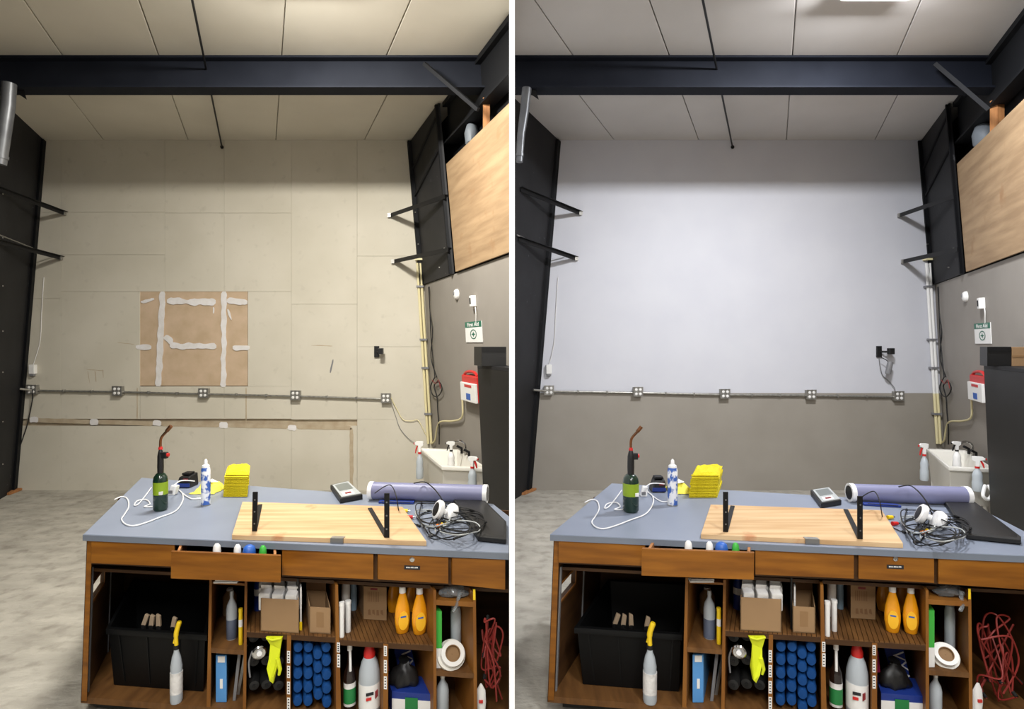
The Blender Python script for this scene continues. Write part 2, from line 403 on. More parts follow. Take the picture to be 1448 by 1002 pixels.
    # ---------------- ceiling panels
    if True:
        cb = [(-3.4, -0.0), (2.5, -0.0), (2.5, D+0.15), (-3.4, D+0.15)]
        poly = clip([(U(u, d, 0).x, d) for u, d in cb], sgn, edge if B == 'R' else edge)
        ceil = MB().prism(poly, ZC+0.03, ZC+0.12).build('ceiling', 'ceiling_'+B); struct(ceil)
        lowp = [-3.3, -1.955, -0.91, 0.175, 1.27, 2.4]; upp = [-3.3, -1.74, -0.9, 0.175, 1.09, 2.4]
        for (us, d0, d1) in ((lowp, 5.0, D-0.0), (upp, 2.45, 4.98), (upp, 0.0, 2.44)):
            for i in range(5):
                cb = [(us[i]+0.004, d0), (us[i+1]-0.004, d0), (us[i+1]-0.004, d1), (us[i]+0.004, d1)]
                poly = clip([(U(u, d, 0).x, d) for u, d in cb], sgn, edge)
                if len(poly) < 3: continue
                MB().prism(poly, ZC, ZC+0.03).build('ceiling_panel', 'ceiling_'+B, ceil, bev=0.006)
    # ---------------- rafter beam across the bay
    u0, u1 = UL(4.2), UR(4.2)
    d0 = 4.93
    def ub(mb, ua, uc, da, dc, z0, z1):
        return mb.prism(clip([(U(ua, da, 0).x, da), (U(uc, da, 0).x, da), (U(uc, dc, 0).x, dc), (U(ua, dc, 0).x, dc)], sgn, edge), z0, z1)
    bl = -3.0 if B == 'L' else -3.0
    bt = thing('roof_beam', U(0, d0, 4.05), 'blue-black steel I-beam crossing under the ceiling, %s' % sd, 'beam')
    ub(MB(), bl, 2.05, d0+0.0, d0+0.16, ZC-0.02, ZC-0.002).build('flange', 'beam_steel', bt, world=True)
    ub(MB(), bl, 2.05, d0, d0+0.16, 4.05, 4.066).build('flange', 'beam_steel', bt, world=True)
    ub(MB(), bl, 2.05, d0+0.07, d0+0.085, 4.066, ZC-0.02).build('web', 'beam_steel', bt, world=True)
    # black sprinkler pipe along the bay
    px0 = -0.49
    t = thing('ceiling_pipe', U(px0, 0.1, 4.24), 'thin black pipe running below the ceiling through the beam, %s' % sd, 'pipe')
    MB().tube([U(px0, 0.3, 4.24), U(px0, D-0.001, 4.24)], 0.009, 8).build('pipe', 'black_metal', t, world=True)
    MB().tube([U(px0, D-0.03, 4.24), U(px0, D-0.001, 4.24)], 0.02, 8).build('end_cap', 'black_metal', t, world=True)
    # ---------------- right column, eave girder, brace, plywood
    dc0 = 5.9
    ct = thing('steel_column', U(UR(2.54), 6.5, 2.54), 'tapered black steel column beside the plywood, %s' % sd, 'column')
    cu = lambda z: UR(z)-0.02-0.03*(z-2.54)
    def slab(mb, uf, da, dc_, z0, z1, th):
        def rg(o): return [U(uf(z0)+o, dst(uf(z0)+o, da), z0), U(uf(z0)+o, dc_, z0), U(uf(z1)+o, dc_, z1), U(uf(z1)+o, dst(uf(z1)+o, da), z1)]
        return mb.hexa(rg(0), rg(th))
    slab(MB(), cu, dc0, D-0.01, 2.545, ZC-0.01, 0.02).build('web', 'black_steel', ct, world=True)
    slab(MB(), lambda z: cu(z)-0.045, D-0.05, D-0.01, 2.545, ZC-0.02, 0.045).build('flange', 'girder_steel', ct, world=True)
    slab(MB(), lambda z: cu(z)-0.03, dc0+0.0, dc0+0.03, 2.545, ZC-0.02, 0.03).build('flange', 'girder_steel', ct, world=True)
    for (za, zb) in ((3.62, 3.85), (3.95, 4.2)):
        a = [U(cu(za)-0.02, D-0.05, za), U(cu(zb)-0.02, dc0+0.05, zb), U(cu(zb)-0.02, dc0+0.05, zb+0.03), U(cu(za)-0.02, D-0.05, za+0.03)]
        MB().hexa(a, [p+V((0.02, 0, 0)) for p in a]).build('stiffener', 'girder_steel', ct, world=True)
    for (px_, py_) in ((585, 262), (588, 300), (592, 345), (622, 378), (629, 351)):
        p = rw(px_+(0 if B == 'L' else 720), py_, 0.07)
        MB().lathe([(0.008, 0), (0.006, 0.012)], seg=8, M_=Matrix.Rotation(-math.pi/2, 3, 'Y'), c=p).build('bolt', 'galv', ct, world=True)
    gd0 = 0.3
    gt = thing('eave_girder', U(1.95, 6, 3.95), 'black steel girder under the ceiling along the right wall, %s' % sd, 'beam')
    slab(MB(), lambda z: UR(z)-0.03, gd0, dc0-0.0, ZC-0.05, ZC-0.005, 0.16).build('flange', 'girder_steel', gt, world=True)
    slab(MB(), lambda z: UR(z)+0.02, gd0+0.1, dc0-0.0, 3.92, ZC-0.05, 0.02).build('web', 'girder_steel', gt, world=True)
    slab(MB(), lambda z: UR(z)-0.03, gd0, dc0-0.0, 3.9, 3.92, 0.14).build('flange', 'girder_steel', gt, world=True)
    t = thing('knee_brace', U(1.5, d0+0.05, 4.1), 'diagonal black steel brace at the right beam end, %s' % sd, 'brace')
    xo = 0 if B == 'L' else 722
    MB().tube([at(600+xo, 90, 4.88), at(676+xo, 155, 4.69)], 0.022, 4).build('bar', 'girder_steel', t, world=True)
    t = thing('plywood_panel', U(2.06, dc0, 2.56), 'large bare plywood sheet fixed above the grey side wall, %s' % sd, 'plywood')
    def rg(o): return [U(UR(2.55)-0.03+o, 5.78, 2.55), U(UR(2.55)-0.03+o, dst(UR(2.55)-0.03+o, gd0), 2.55), U(UR(3.68)-0.03+o, dst(UR(3.68)-0.03+o, gd0), 3.68), U(UR(3.68)-0.03+o, 5.88, 3.68)]
    MB().hexa(rg(0), rg(0.02)).build('sheet', 'plywood', t, world=True)
    sp = rw(685+xo+3, 180, -0.03)
    t = thing('wood_stud', (sp.x, sp.y, 3.6), 'short orange-brown wooden stud above the plywood sheet, %s' % sd, 'stud')
    MB().box(-0.03, 0.03, -0.04, 0.04, 0, 0.36).build('stud', 'stud', t)
    sp = rw(667+xo, 197, -0.06)
    t = thing('foil_insulation', (sp.x, sp.y, 3.68), 'pale grey insulation bulge in the gap above plywood, %s' % sd, 'insulation')
    MB().lathe([(0.02, 0), (0.06, 0.04), (0.07, 0.14), (0.05, 0.21), (0.02, 0.24)], seg=12, sy=1.4).build('bulge', 'insulation', t)
    # upper-left: grey pipe and corner bracket
    t = thing('vent_pipe', lw(6 if B == 'L' else 733, 190, 0.12), 'shiny grey metal pipe at the upper left edge, %s' % sd, 'pipe')
    xo2 = 0 if B == 'L' else 724
    if B == 'L': pts = [at(13, 118, 4.6), at(11, 150, 4.6), at(5, 190, 4.6), at(-1, 232, 4.6)]
    else: pts = [at(745, 125, 4.9), at(742, 155, 4.9), at(737, 190, 4.9), at(734.5, 229, 4.9)]
    MB().tube(pts, [0.05, 0.05, 0.05, 0.048] if B == 'L' else [0.042, 0.04, 0.034, 0.03], 14).build('pipe', 'duct_grey', t, world=True)
    MB().tube([pts[2]*0.3+pts[3]*0.7, pts[2]*0.2+pts[3]*0.8], 0.055 if B == 'L' else 0.036, 14).build('collar', 'duct_grey', t, world=True)
    MB().hexa([at(18+xo2, 121, 4.98), at(32+xo2, 121, 4.98), at(38+xo2, 141, 4.98), at(26+xo2, 133, 4.98)], [at(18+xo2, 121, 5.05), at(32+xo2, 121, 5.05), at(38+xo2, 141, 5.05), at(26+xo2, 133, 5.05)]).build('gusset_plate', 'black_metal', bt, world=True)
    # ---------------- brace arms from the columns to the end wall
    def arm(name, root, tip, label):
        t = thing(name, root, label, 'brace')
        a, c = V(root), V(tip); dr_ = (c-a).normalized(); up = V((0, 0, 0.021)); sdv = dr_.cross(V((0, 0, 1))).normalized()*0.004
        MB().hexa([a-up-sdv, a+up-sdv, a+up+sdv, a-up+sdv], [c-up-sdv, c+up-sdv, c+up+sdv, c-up+sdv]).build('angle_leg', 'black_metal', t, world=True)
        s2 = sdv.normalized()*0.035
        MB().hexa([a+up-sdv, a+up*1.25-sdv, a+up*1.25+s2, a+up+s2], [c+up-sdv, c+up*1.25-sdv, c+up*1.25+s2, c+up+s2]).build('angle_leg', 'black_metal', t, world=True)
        MB().box(-0.02, 0.02, -0.03, 0.0, -0.022, 0.026).build('end_bracket', 'galv', t).location = c-a+V((0, -0.002 if B == 'R' else -0.004, 0))
    xo = 0 if B == 'L' else 727
    if B == 'L':
        arm('brace_arm', lw(-6, 266, 0.01), bw(92, 302, 0.01), 'upper black angle brace at the left column, %s' % sd)
        arm('brace_arm', lw(-6, 341, 0.01), bw(87, 365, 0.01), 'lower black angle brace at the left column, %s' % sd)
    else:
        arm('brace_arm', lw(736, 268, 0.01), bw(821, 302, 0.01), 'upper black angle brace at the left column, %s' % sd)
        arm('brace_arm', lw(733, 338, 0.01), bw(815, 366, 0.01), 'lower black angle brace at the left column, %s' % sd)
    xr = 0 if B == 'L' else 720
    arm('brace_arm', rw(629+xr, 278, 0.07), bw(551+xr, 305, 0.01), 'upper black angle brace at the right column, %s' % sd)
    arm('brace_arm', rw(634+xr, 353, 0.06), bw(556+xr, 370, 0.01), 'lower black angle brace at the right column, %s' % sd)
    if B == 'L':
        t = thing('diagonal_rod', lw(-6, 330, 0.02), 'thin pale steel rod meeting the lower left brace, left-hand bay', 'rod')
        MB().tube([lw(-6, 330, 0.02), bw(75, 362, 0.03)], 0.007, 6).build('rod', 'galv', t, world=True)
    else:
        t = thing('diagonal_rod', lw(731, 332, 0.02), 'thin pale steel rod meeting the lower left brace, right-hand bay', 'rod')
        MB().tube([lw(731, 332, 0.02), bw(800, 362, 0.03)], 0.007, 6).build('rod', 'galv', t, world=True)
    # ---------------- conduit and outlet boxes on the end wall
    ox = [(50, 550), (170, 552), (291, 555), (420, 558), (547, 562)] if B == 'L' else [(776, 551), (901, 553), (1023, 556), (1144, 557), (1267, 559)]
    t = thing('conduit_pipe', bw(ox[0][0], 553, 0.03), 'grey metal conduit linking the wall outlets, %s' % sd, 'conduit')
    st = (28, 549.5) if B == 'L' else (754, 551)
    pts = [lw(st[0], st[1], 0.02)]+[bw(x, y+2, 0.03) for x, y in ox]
    MB().tube(pts, 0.0125, 10).build('pipe', 'galv', t, world=True)
    for i in range(4):
        for fr in (0.33, 0.66):
            p = pts[i+1].lerp(pts[i+2], fr)
            MB().box(p.x-0.008, p.x+0.008, p.y-0.016, D, p.z-0.018, p.z+0.018).build('strap', 'galv', t, world=True)
    nm = ['first from the left', 'second from the left', 'third from the left', 'fourth from the left', 'last on the right']
    for i, (x, y) in enumerate(ox):
        p = bw(x, y, 0)
        t = thing('outlet_box', (p.x, p.y, p.z), 'grey metal quad outlet box, %s on the wall conduit, %s' % (nm[i], sd), 'outlet', 'outlet boxes on the conduit, %s' % sd)
        MB().box(-0.055, 0.055, -0.06, 0.0, -0.055, 0.055).build('box', 'galv', t, bev=0.004)
        cv = MB().box(-0.06, 0.06, -0.064, -0.06, -0.06, 0.06).build('cover_plate', 'galv', t, bev=0.001)
        for sx in (-0.025, 0.025):
            for sz in (-0.026, 0.026):
                s = MB().lathe([(0.017, 0), (0.017, 0.004), (0.015, 0.005)], seg=12, M_=Matrix.Rotation(math.pi/2, 3, 'X'), c=(sx, -0.063, sz)).build('socket', 'white', cv)
    # little white adapter on the left and its wire
    xo = 0 if B == 'L' else 727
    p = bw(49+xo, 522, 0)
    t = thing('wall_adapter', p, 'small white adapter box hanging by its wire left of the outlets, %s' % sd, 'adapter')
    MB().box(-0.035, 0.035, -0.05, -0.001, -0.055, 0.06).build('body', 'white', t, bev=0.008)
    MB().box(-0.025, 0.025, -0.05, -0.012, -0.08, -0.056).build('plug', 'gray_paint', t, bev=0.004)
    MB().tube(smooth_pts([V((0, -0.02, 0.06)), V((0.03, -0.02, 0.15)), bw(57+xo, 480, 0.01)-p, bw(59+xo, 440, 0.01)-p, bw(62+xo, 392, 0.01)-p]), 0.004, 6).build('wire', 'white', t)
    if B == 'L':
        t = thing('power_cord', bw(46, 556, 0.06), 'black cord dropping from the first outlet to the floor edge, left-hand bay', 'cord')
        MB().tube(smooth_pts([bw(46, 551, 0.07), bw(46, 562, 0.06), bw(43, 580, 0.03), bw(38, 602, 0.02), bw(32, 620, 0.02), bw(27, 634, 0.03)]), 0.006, 6).build('cord', 'rubber', t, world=True)
        t = thing('outlet_wire', bw(551, 565, 0.06), 'thin cream wires sagging from the last outlet to the corner', 'wire')
        MB().tube(smooth_pts([bw(553, 562, 0.06), bw(562, 580, 0.02), bw(570, 593, 0.02), bw(582, 595, 0.02), bw(591, 594, 0.02), bw(600, 610, 0.02), bw(606, 622, 0.02)]), 0.005, 6).build('wire', 'cream', t, world=True)
        MB().tube(smooth_pts([bw(553, 568, 0.06), bw(560, 590, 0.02), bw(566, 606, 0.02), bw(578, 620, 0.02), bw(588, 627, 0.02)]), 0.0035, 6).build('wire', 'gray_paint', t, world=True)
    # camera mount on the wall
    cx = 533 if B == 'L' else 1242
    p = bw(cx, 497, 0)
    t = thing('wall_mount', p, 'small black swivel camera mount screwed to the end wall, %s' % sd, 'mount')
    MB().box(-0.03, 0.03, -0.025, 0, -0.07, 0.07).build('plate', 'black_plastic', t, bev=0.004)
    MB().tube([(0.01, -0.02, 0), (0.03, -0.07, 0.0), (0.06, -0.1, 0)], 0.012, 8).build('arm', 'black_plastic', t)
    MB().box(0.045, 0.105, -0.15, -0.09, -0.03, 0.045).build('clamp', 'black_plastic', t, bev=0.006)
    if B == 'R':
        g = bw(1257, 520, 0.12)
        t = thing('hanging_sensor', g, 'grey cylindrical sensor hanging below the black wall mount', 'sensor')
        MB().tube([(-0.012, 0, -0.075), (0.018, 0, 0.075)], 0.032, 14).build('body', 'gray_paint', t, bev=0.004)
        MB().tube([(0.0, 0.005, 0.07), (-0.03, 0.01, 0.1), bw(1246, 505, 0.1)-g], 0.005, 6).build('wire', 'rubber', t)
        t = thing('sensor_wire', bw(1257, 535, 0.03), 'grey wire looping from the wall mount to the last outlet', 'wire')
        MB().tube(smooth_pts([bw(1243, 506, 0.03), bw(1247, 528, 0.02), bw(1256, 538, 0.02), bw(1264, 547, 0.03), bw(1266, 552, 0.06)]), 0.005, 6).build('wire', 'gray_paint', t, world=True)
    # ---------------- conduits and cables in the right corner
    xo = 0 if B == 'L' else 720
    cc = 'cream'
    t = thing('corner_conduit', bw(598+xo, 500, 0.05), 'pair of cream conduits rising in the right corner, %s' % sd, 'conduit')
    lo_m = 'cream' if B == 'L' else 'white'
    for (x0, x1) in ((590, 605.5), (594.5, 610)):
        pa, pb, pc = bw(x0+xo, 372, 0.04), bw(x0+(x1-x0)*0.72+xo, 556, 0.04), bw(x1+xo, 627, 0.04)
        MB().tube([pa, pb], 0.016, 8).build('pipe', lo_m, t, world=True)
        MB().tube([pb, pc], 0.016, 8).build('pipe', 'cream', t, world=True)
    p = bw(595+xo, 367, 0.04); MB().box(p.x-0.07, p.x+0.07, p.y-0.04, p.y+0.03, p.z-0.008, p.z+0.014).build('cap', 'cream', t, world=True)
    for yy in (405, 480, 520, 585):
        p = bw(592+xo+(yy-370)*0.062, yy, 0.05); MB().box(p.x-0.045, p.x+0.045, p.y-0.02, p.y+0.04, p.z-0.012, p.z+0.012).build('strap', 'gray_paint', t, world=True)
    t = thing('hanging_cables', rw(610+xo, 500, 0.03), 'black cables hanging on the grey side wall with a knotted loop, %s' % sd, 'cables')
    for j, o_ in enumerate(((0, 0), (2.6, 1))):
        pts = [rw(606+xo+o_[0]*.4, 405, 0.03), rw(608+xo, 440, 0.03), rw(609+o_[0]+xo, 470, 0.03), rw(612-o_[0]+xo, 505, 0.03), rw(615+o_[0]+xo, 533, 0.03)]
        MB().tube(smooth_pts(pts), 0.006, 6).build('cable', 'rubber', t, world=True)
    pts = [rw(615+xo, 533, 0.03), rw(609+xo, 546, 0.04), rw(612+xo, 558, 0.03), rw(619+xo, 560, 0.03), rw(625+xo, 550, 0.04), rw(621+xo, 540, 0.03), rw(614+xo, 545, 0.03), rw(618+xo, 562, 0.03), rw(619+xo, 580, 0.03), rw(621+xo, 605, 0.03), rw(621+xo, 628, 0.03)]
    MB().tube(smooth_pts(pts), 0.007, 6).build('cable', 'rubber', t, world=True)
    MB().tube(smooth_pts([rw(611+xo, 537, 0.05), rw(616+xo, 542, 0.05), rw(620+xo, 537, 0.05), rw(623+xo, 549, 0.05)]), 0.005, 6).build('cable', 'dark_red' if B == 'L' else 'cable_red', t, world=True)
    t = thing('cream_cable', rw(620+xo, 600, 0.03), 'cream cable running from the corner up to the first aid case, %s' % sd, 'cable')
    MB().tube(smooth_pts([rw(610+xo, 627, 0.04), rw(615+xo, 622, 0.03), rw(618+xo, 605, 0.03), rw(623+xo, 596, 0.03), rw(640+xo, 595, 0.03), rw(653+xo, 590, 0.03), rw(654+xo, 570, 0.03), rw(653+xo, 553, 0.03), rw(658+xo, 550, 0.03)]), 0.01, 8).build('cable', 'cream', t, world=True)
    # ---------------- devices and sign on the side wall
    def rframe(px, py, off=0.0):
        p = rw(px, py, off); xd = -e2.normalized(); zd = V((-0.055, 0, 1)).normalized(); n = zd.cross(xd).normalized()
        if n.x > 0: n = -n
        return p, xd, zd, n
    def rbox(mb, fr, x0, x1, z0, z1, n0, n1):
        p, xd, zd, n = fr
        a = [p+xd*x0+zd*z0+n*n0, p+xd*x1+zd*z0+n*n0, p+xd*x1+zd*z1+n*n0, p+xd*x0+zd*z1+n*n0]
        return mb.hexa(a, [q+n*(n1-n0) for q in a])
    fr = rframe(647+xo, 416 if B == 'L' else 419)
    t = thing('round_sensor', fr[0], 'round white detector on the grey side wall above the sign, %s' % sd, 'detector')
    rot = fr[3].to_track_quat('Z', 'Y').to_matrix()
    MB().lathe([(0.055, 0), (0.055, 0.015), (0.045, 0.03), (0.02, 0.04)], seg=18, M_=rot, c=fr[0]).build('body', 'white', t, world=True)
    MB().lathe([(0.02, 0.035), (0.018, 0.045)], seg=12, M_=rot, c=fr[0]+fr[2]*0.01).build('lens', 'gray_paint', t, world=True)
    fr = rframe(672+xo, 425 if B == 'L' else 428)
    t = thing('wall_sensor', fr[0], 'small white box with dark window wired above the first aid sign, %s' % sd, 'sensor')
    rbox(MB(), fr, -0.03, 0.03, -0.055, 0.05, 0, 0.05).build('body', 'white', t, bev=0.006, world=True)
    rbox(MB(), fr, -0.016, 0.012, -0.03, 0.028, 0.05, 0.053).build('window', 'ink', t, world=True)
    MB().tube(smooth_pts([rw(672+xo, 434, 0.02), rw(673+xo, 443, 0.02), rw(673+xo, 457, 0.01)]), 0.005, 6).build('wire', 'white', t, world=True)
    fr = rframe(671+xo, 469 if B == 'L' else 471); fr = (fr[0], fr[1]*2.1, fr[2], fr[3])
    t = thing('first_aid_sign', fr[0], 'white sign with green First Aid heading and cross emblem, %s' % sd, 'sign')
    rbox(MB(), fr, -0.115, 0.105, -0.1, 0.1, 0.002, 0.008).build('plate', 'white', t, world=True)
    rbox(MB(), fr, -0.113, 0.103, 0.045, 0.1, 0.008, 0.0095).build('heading', 'sign_green', t, world=True)
    text_mesh('lettering', 'First Aid', 0.05, t, fr[0]+fr[3]*0.0105+fr[2]*0.07-fr[1]*0.005, fr[1], fr[2], 'white', bold=0.001, xs=1.9)
    ring = MB(); 
    xd, zd, n = fr[1], fr[2], fr[3]
    vs = []; fs = []
    for i in range(28):
        q = 2*math.pi*i/28
        for r_ in (0.034, 0.042): vs.append(fr[0]+n*0.0098-zd*0.022+xd*math.cos(q)*r_-xd*.005+zd*math.sin(q)*r_*1.12)
    for i in range(28):
        j = (i+1) % 28; fs.append((2*i, 2*i+1, 2*j+1, 2*j))
    ring.add(vs, fs).build('emblem_ring', 'sign_green', t, world=True, smooth=False)
    vs = [fr[0]+n*0.0098-zd*0.022-xd*.005]
    for i in range(8):
        q = 2*math.pi*i/8; r_ = 0.028 if i % 2 == 0 else 0.011
        vs.append(vs[0]+xd*math.cos(q)*r_+zd*math.sin(q)*r_)
    MB().add(vs, [(0, 1+i, 1+(i+1) % 8) for i in range(8)]).build('emblem_cross', 'sign_green', t, world=True, smooth=False)
    fr = rframe(670+xo, 549); fr = (fr[0], fr[1]*2.0, fr[2], fr[3])
    t = thing('first_aid_case', fr[0], 'red and white first aid case on the grey side wall, %s' % sd, 'first aid case')
    rbox(MB(), fr, -0.105, 0.12, -0.12, 0.13, 0.0, 0.05).build('back_shell', 'red', t, bev=0.012, world=True)
    rbox(MB(), fr, -0.095, 0.12, -0.12, 0.06, 0.05, 0.075).build('label', 'white', t, bev=0.004, world=True)
    rbox(MB(), fr, -0.01, 0.05, -0.1, -0.04, 0.075, 0.077).build('print', 'blue', t, world=True)
    rbox(MB(), fr, -0.03, 0.07, 0.02, 0.045, 0.075, 0.077).build('print', 'red', t, world=True)
    MB().tube(smooth_pts([fr[0]+fr[3]*0.03+fr[1]*a_+fr[2]*b_ for a_, b_ in ((-0.09, 0.08), (-0.08, 0.14), (-0.02, 0.165), (0.06, 0.165), (0.1, 0.13))]), 0.014, 8).build('handle', 'red', t, world=True)
    # ---------------- black cabinet with boxes on top
    cu0 = (675-370)/F*4.75 if B == 'L' else (1391-1092)/F*4.75
    zt = 1.64; lean = 0.075
    cn = 3.6
    pb_ = clip([(U(cu0+lean, cn, 0).x, cn), (U(2.05, cn, 0).x, cn), (U(2.05, 4.75, 0).x, 4.75), (U(cu0+lean, 4.75, 0).x, 4.75)], sgn, edge)
    pt_ = clip([(U(cu0, cn, 0).x, cn), (U(1.99, cn, 0).x, cn), (U(1.99, 4.75, 0).x, 4.75), (U(cu0, 4.75, 0).x, 4.75)], sgn, edge)
    t = thing('metal_cabinet', (pb_[-1][0], pb_[-1][1], 0), 'tall black metal cabinet against the side wall, %s' % sd, 'cabinet')
    def lerp_poly(q):  # both polygons share vertex order
        return [(b_[0]+(a_[0]-b_[0])*q, b_[1]+(a_[1]-b_[1])*q) for a_, b_ in zip(pt_, pb_)]
    MB().hexa([(x, y, 0.06) for x, y in lerp_poly(0.03)], [(x, y, zt-0.03) for x, y in lerp_poly(0.98)]).build('body', 'black_metal', t, world=True)
    MB().hexa([(x, y, zt-0.03) for x, y in pt_], [(x, y, zt) for x, y in pt_]).build('top_panel', 'black_steel', t, bev=0.003, world=True)
    MB().hexa([(x, y, 0.0) for x, y in pb_], [(x, y, 0.06) for x, y in lerp_poly(0.03)]).build('plinth', 'black_metal', t, world=True)
    bx0, bx1 = (681, 716) if B == 'L' else (1396, 1430)
    a = [onz(bx0, 0, 0)] if False else None
    dd = 4.45
    x0, x1 = (bx0-PX)*dd/F, min((bx1-PX)*dd/F, 99) 
    if B == 'L': x1 = min(x1, -0.02)
    t = thing('black_box', (x0, dd, zt), 'black carton on top of the black cabinet, %s' % sd, 'box')
    MB().prism([(0, 0), (x1-x0, 0), (x1-x0+k*0.16, 0.16), (k*0.16, 0.16)], 0, 0.152).build('carton', 'black_plastic', t, bev=0.002)
    MB().box(0.004, x1-x0-0.004, -0.003, 0, 0.11, 0.15).build('lid_edge', 'black_metal', t)
    if B == 'R':
        x2 = (1470-PX)*dd/F
        t = thing('cardboard_box', (x1+0.004, dd, zt), 'brown cardboard box beside the black carton on the right-hand cabinet', 'box')
        MB().prism([(0, 0), (x2-x1, 0), (x2-x1+k*0.12, 0.12), (k*0.12, 0.12)], 0, 0.15).build('carton', 'cardboard', t, bev=0.002)
        MB().box(0.0, x2-x1, -0.002, 0, 0.07, 0.085).build('tape', 'tape_core', t)
    # ---------------- utility sink
    xs_ = 0 if B == 'L' else 717
    ys_ = 0 if B == 'L' else 1
    RZ = 0.72
    bl_, fl_, fr_ = onz(593+xs_, 633+ys_, RZ), onz(625+xs_, 659+ys_, RZ), onz(690+xs_, 662+ys_, RZ)
    br_ = bl_+(fr_-fl_); br_ = U(min((br_-e2*br_.y).x, 2.06), br_.y, RZ); fr_ = U(min((fr_-e2*fr_.y).x, 2.06), fr_.y, RZ)
    t = thing('utility_sink', ((fl_.x+fr_.x)/2, (fl_.y+bl_.y)/2, 0), 'white plastic utility sink in the right corner, %s' % sd, 'sink')
    cen = (bl_+fl_+fr_+br_)/4
    def ringp(s, z): return [V((cen.x+(p.x-cen.x)*s, cen.y+(p.y-cen.y)*s, z)) for p in (fl_, fr_, br_, bl_)]
    sink = MB(); rr = [ringp(1.0, RZ-0.035), ringp(1.02, RZ-0.03), ringp(1.02, RZ), ringp(0.9, RZ), ringp(0.88, RZ-0.02), ringp(0.78, 0.42), ringp(0.84, 0.37), ringp(0.94, RZ-0.035)]
    vs = [p for r_ in rr for p in r_]; fs = []
    for i in range(len(rr)-1):
        if i == 5: fs.append((20, 21, 22, 23)); fs.append((24, 25, 26, 27)); continue
        for j in range(4): fs.append((i*4+j, i*4+(j+1) % 4, i*4+4+(j+1) % 4, i*4+4+j))
    for j in range(4): fs.append((28+j, 28+(j+1) % 4, (j+1) % 4, j))
    sink.add(vs, fs).build('basin', 'sink_white', t, bev=0.006, world=True)
    for p in ringp(0.76, 0):
        MB().tube([V((p.x, p.y, 0.001)), V((p.x, p.y, 0.4))], 0.018, 8).build('leg', 'sink_white', t, world=True)
    # faucet
    fb = bl_.lerp(br_, 0.92).lerp(fr_, 0.35); fb.z = RZ
    fc = MB(); fc.tube(smooth_pts([fb+V((0, 0, 0)), fb+V((0, 0, 0.1)), fb+V((-0.05, 0, 0.14)), fb+V((-0.13, -0.02, 0.13)), fb+V((-0.16, -0.02, 0.09))]), 0.011, 8)
    fa = fc.build('faucet', 'chrome', t, world=True)
    for s_ in (-0.1, 0.1):
        MB().tube([fb+e2*s_, fb+e2*s_+V((0, 0, 0.05)), fb+e2*s_+V((-0.05, 0, 0.075))], 0.013, 8).build('tap_handle', 'black_metal', fa, world=True)
    if B == 'R':
        t = thing('drain_hose', onz(1395, 705, 0.3), 'white drain hose looped under the right-hand sink', 'hose')
        MB().tube(smooth_pts([at(1393, 686, 4.85), at(1390, 700, 4.8), at(1397, 706, 4.8), at(1403, 697, 4.8), at(1397, 686, 4.85)]), 0.014, 8).build('hose', 'white', t, world=True)
    def spray(name, loc, h, r, label, lever=False, body='cloudy', head='white', trig='red', liquid=None, rz=0, tall=0.34, labelm=None):
        t = thing(name, loc, label, 'spray bottle', rz=rz)
        hb = h*(1-tall)
        MB().lathe([(r*0.9, 0), (r, 0.01*h/0.3), (r, hb*0.4), (r*0.88, hb*0.5), (r*0.96, hb*0.68), (r*0.7, hb*0.86), (r*0.42, hb*0.95), (r*0.4, hb)], seg=18).build('bottle', body, t)
        if liquid: MB().lathe([(r*1.005, 0.012), (r*1.005, hb*liquid[1])], seg=18).build('liquid', liquid[0], t)
        if labelm: MB().lathe([(r*1.012, hb*0.18), (r*1.012, hb*0.58)], seg=18).build('label', labelm, t)
        MB().lathe([(r*0.45, hb), (r*0.45, hb+h*0.05)], seg=14).build('collar', trig if trig == 'red' else 'rubber', t)
        z0 = hb+h*0.05; z1 = h
        def sil(pts, y, nm, m_):
            MB().hexa([(x_*r, -y, z0+(z1-z0)*q_) for x_, q_ in pts], [(x_*r, y, z0+(z1-z0)*q_) for x_, q_ in pts]).build(nm, m_, t, bev=r*0.06)
        if lever:
            MB().tube(smooth_pts([(0, 0, z0), (-0.05*r, 0, z0+(z1-z0)*.35), (0.05*r, 0, z0+(z1-z0)*.6), (0.5*r, 0, z1)]), [r*.34]*7+[r*.4]*11+[r*.3], 10).build('lever_handle', head, t)
            MB().tube([(-0.1*r, 0, z0+(z1-z0)*.4), (-0.4*r, 0, z0+(z1-z0)*.1)], r*.18, 8).build('trigger', trig, t)
            return t
        sil([(-0.32, 0), (0.32, 0), (0.36, 0.45), (0.95, 0.62), (1.0, 0.95), (0.5, 1.0), (-0.9, 1.0), (-1.35, 0.86), (-1.3, 0.7), (-0.4, 0.6)], r*.3, 'spray_head', head)
        sil([(-1.4, 0.68), (-1.58, 0.68), (-1.58, 0.88), (-1.4, 0.88)], r*.22, 'nozzle', trig)
        sil([(-0.45, 0.56), (-0.75, 0.62), (-1.15, 0.25), (-1.25, -0.1), (-1.05, -0.12), (-0.8, 0.2)], r*.16, 'trigger', trig)
        return t
    if B == 'L':
        spray('spray_bottle', at(593.5, 676, 5.5), 0.36, 0.036, 'clear spray bottle hooked on the back left rim of the left-hand sink')
        spray('spray_bottle', at(668, 694, 4.9), 0.3, 0.04, 'clear spray bottle hooked on the front rim of the left-hand sink', rz=2.6)
        spray('spray_bottle', V((at(638, 655, 5.3).x, 5.3, 0.63)), 0.27, 0.034, 'white spray bottle standing inside the left-hand sink', body='white', trig='black_plastic')
    else:
        spray('spray_bottle', at(1307, 679, 5.5), 0.36, 0.036, 'clear spray bottle hooked on the back left rim of the right-hand sink')
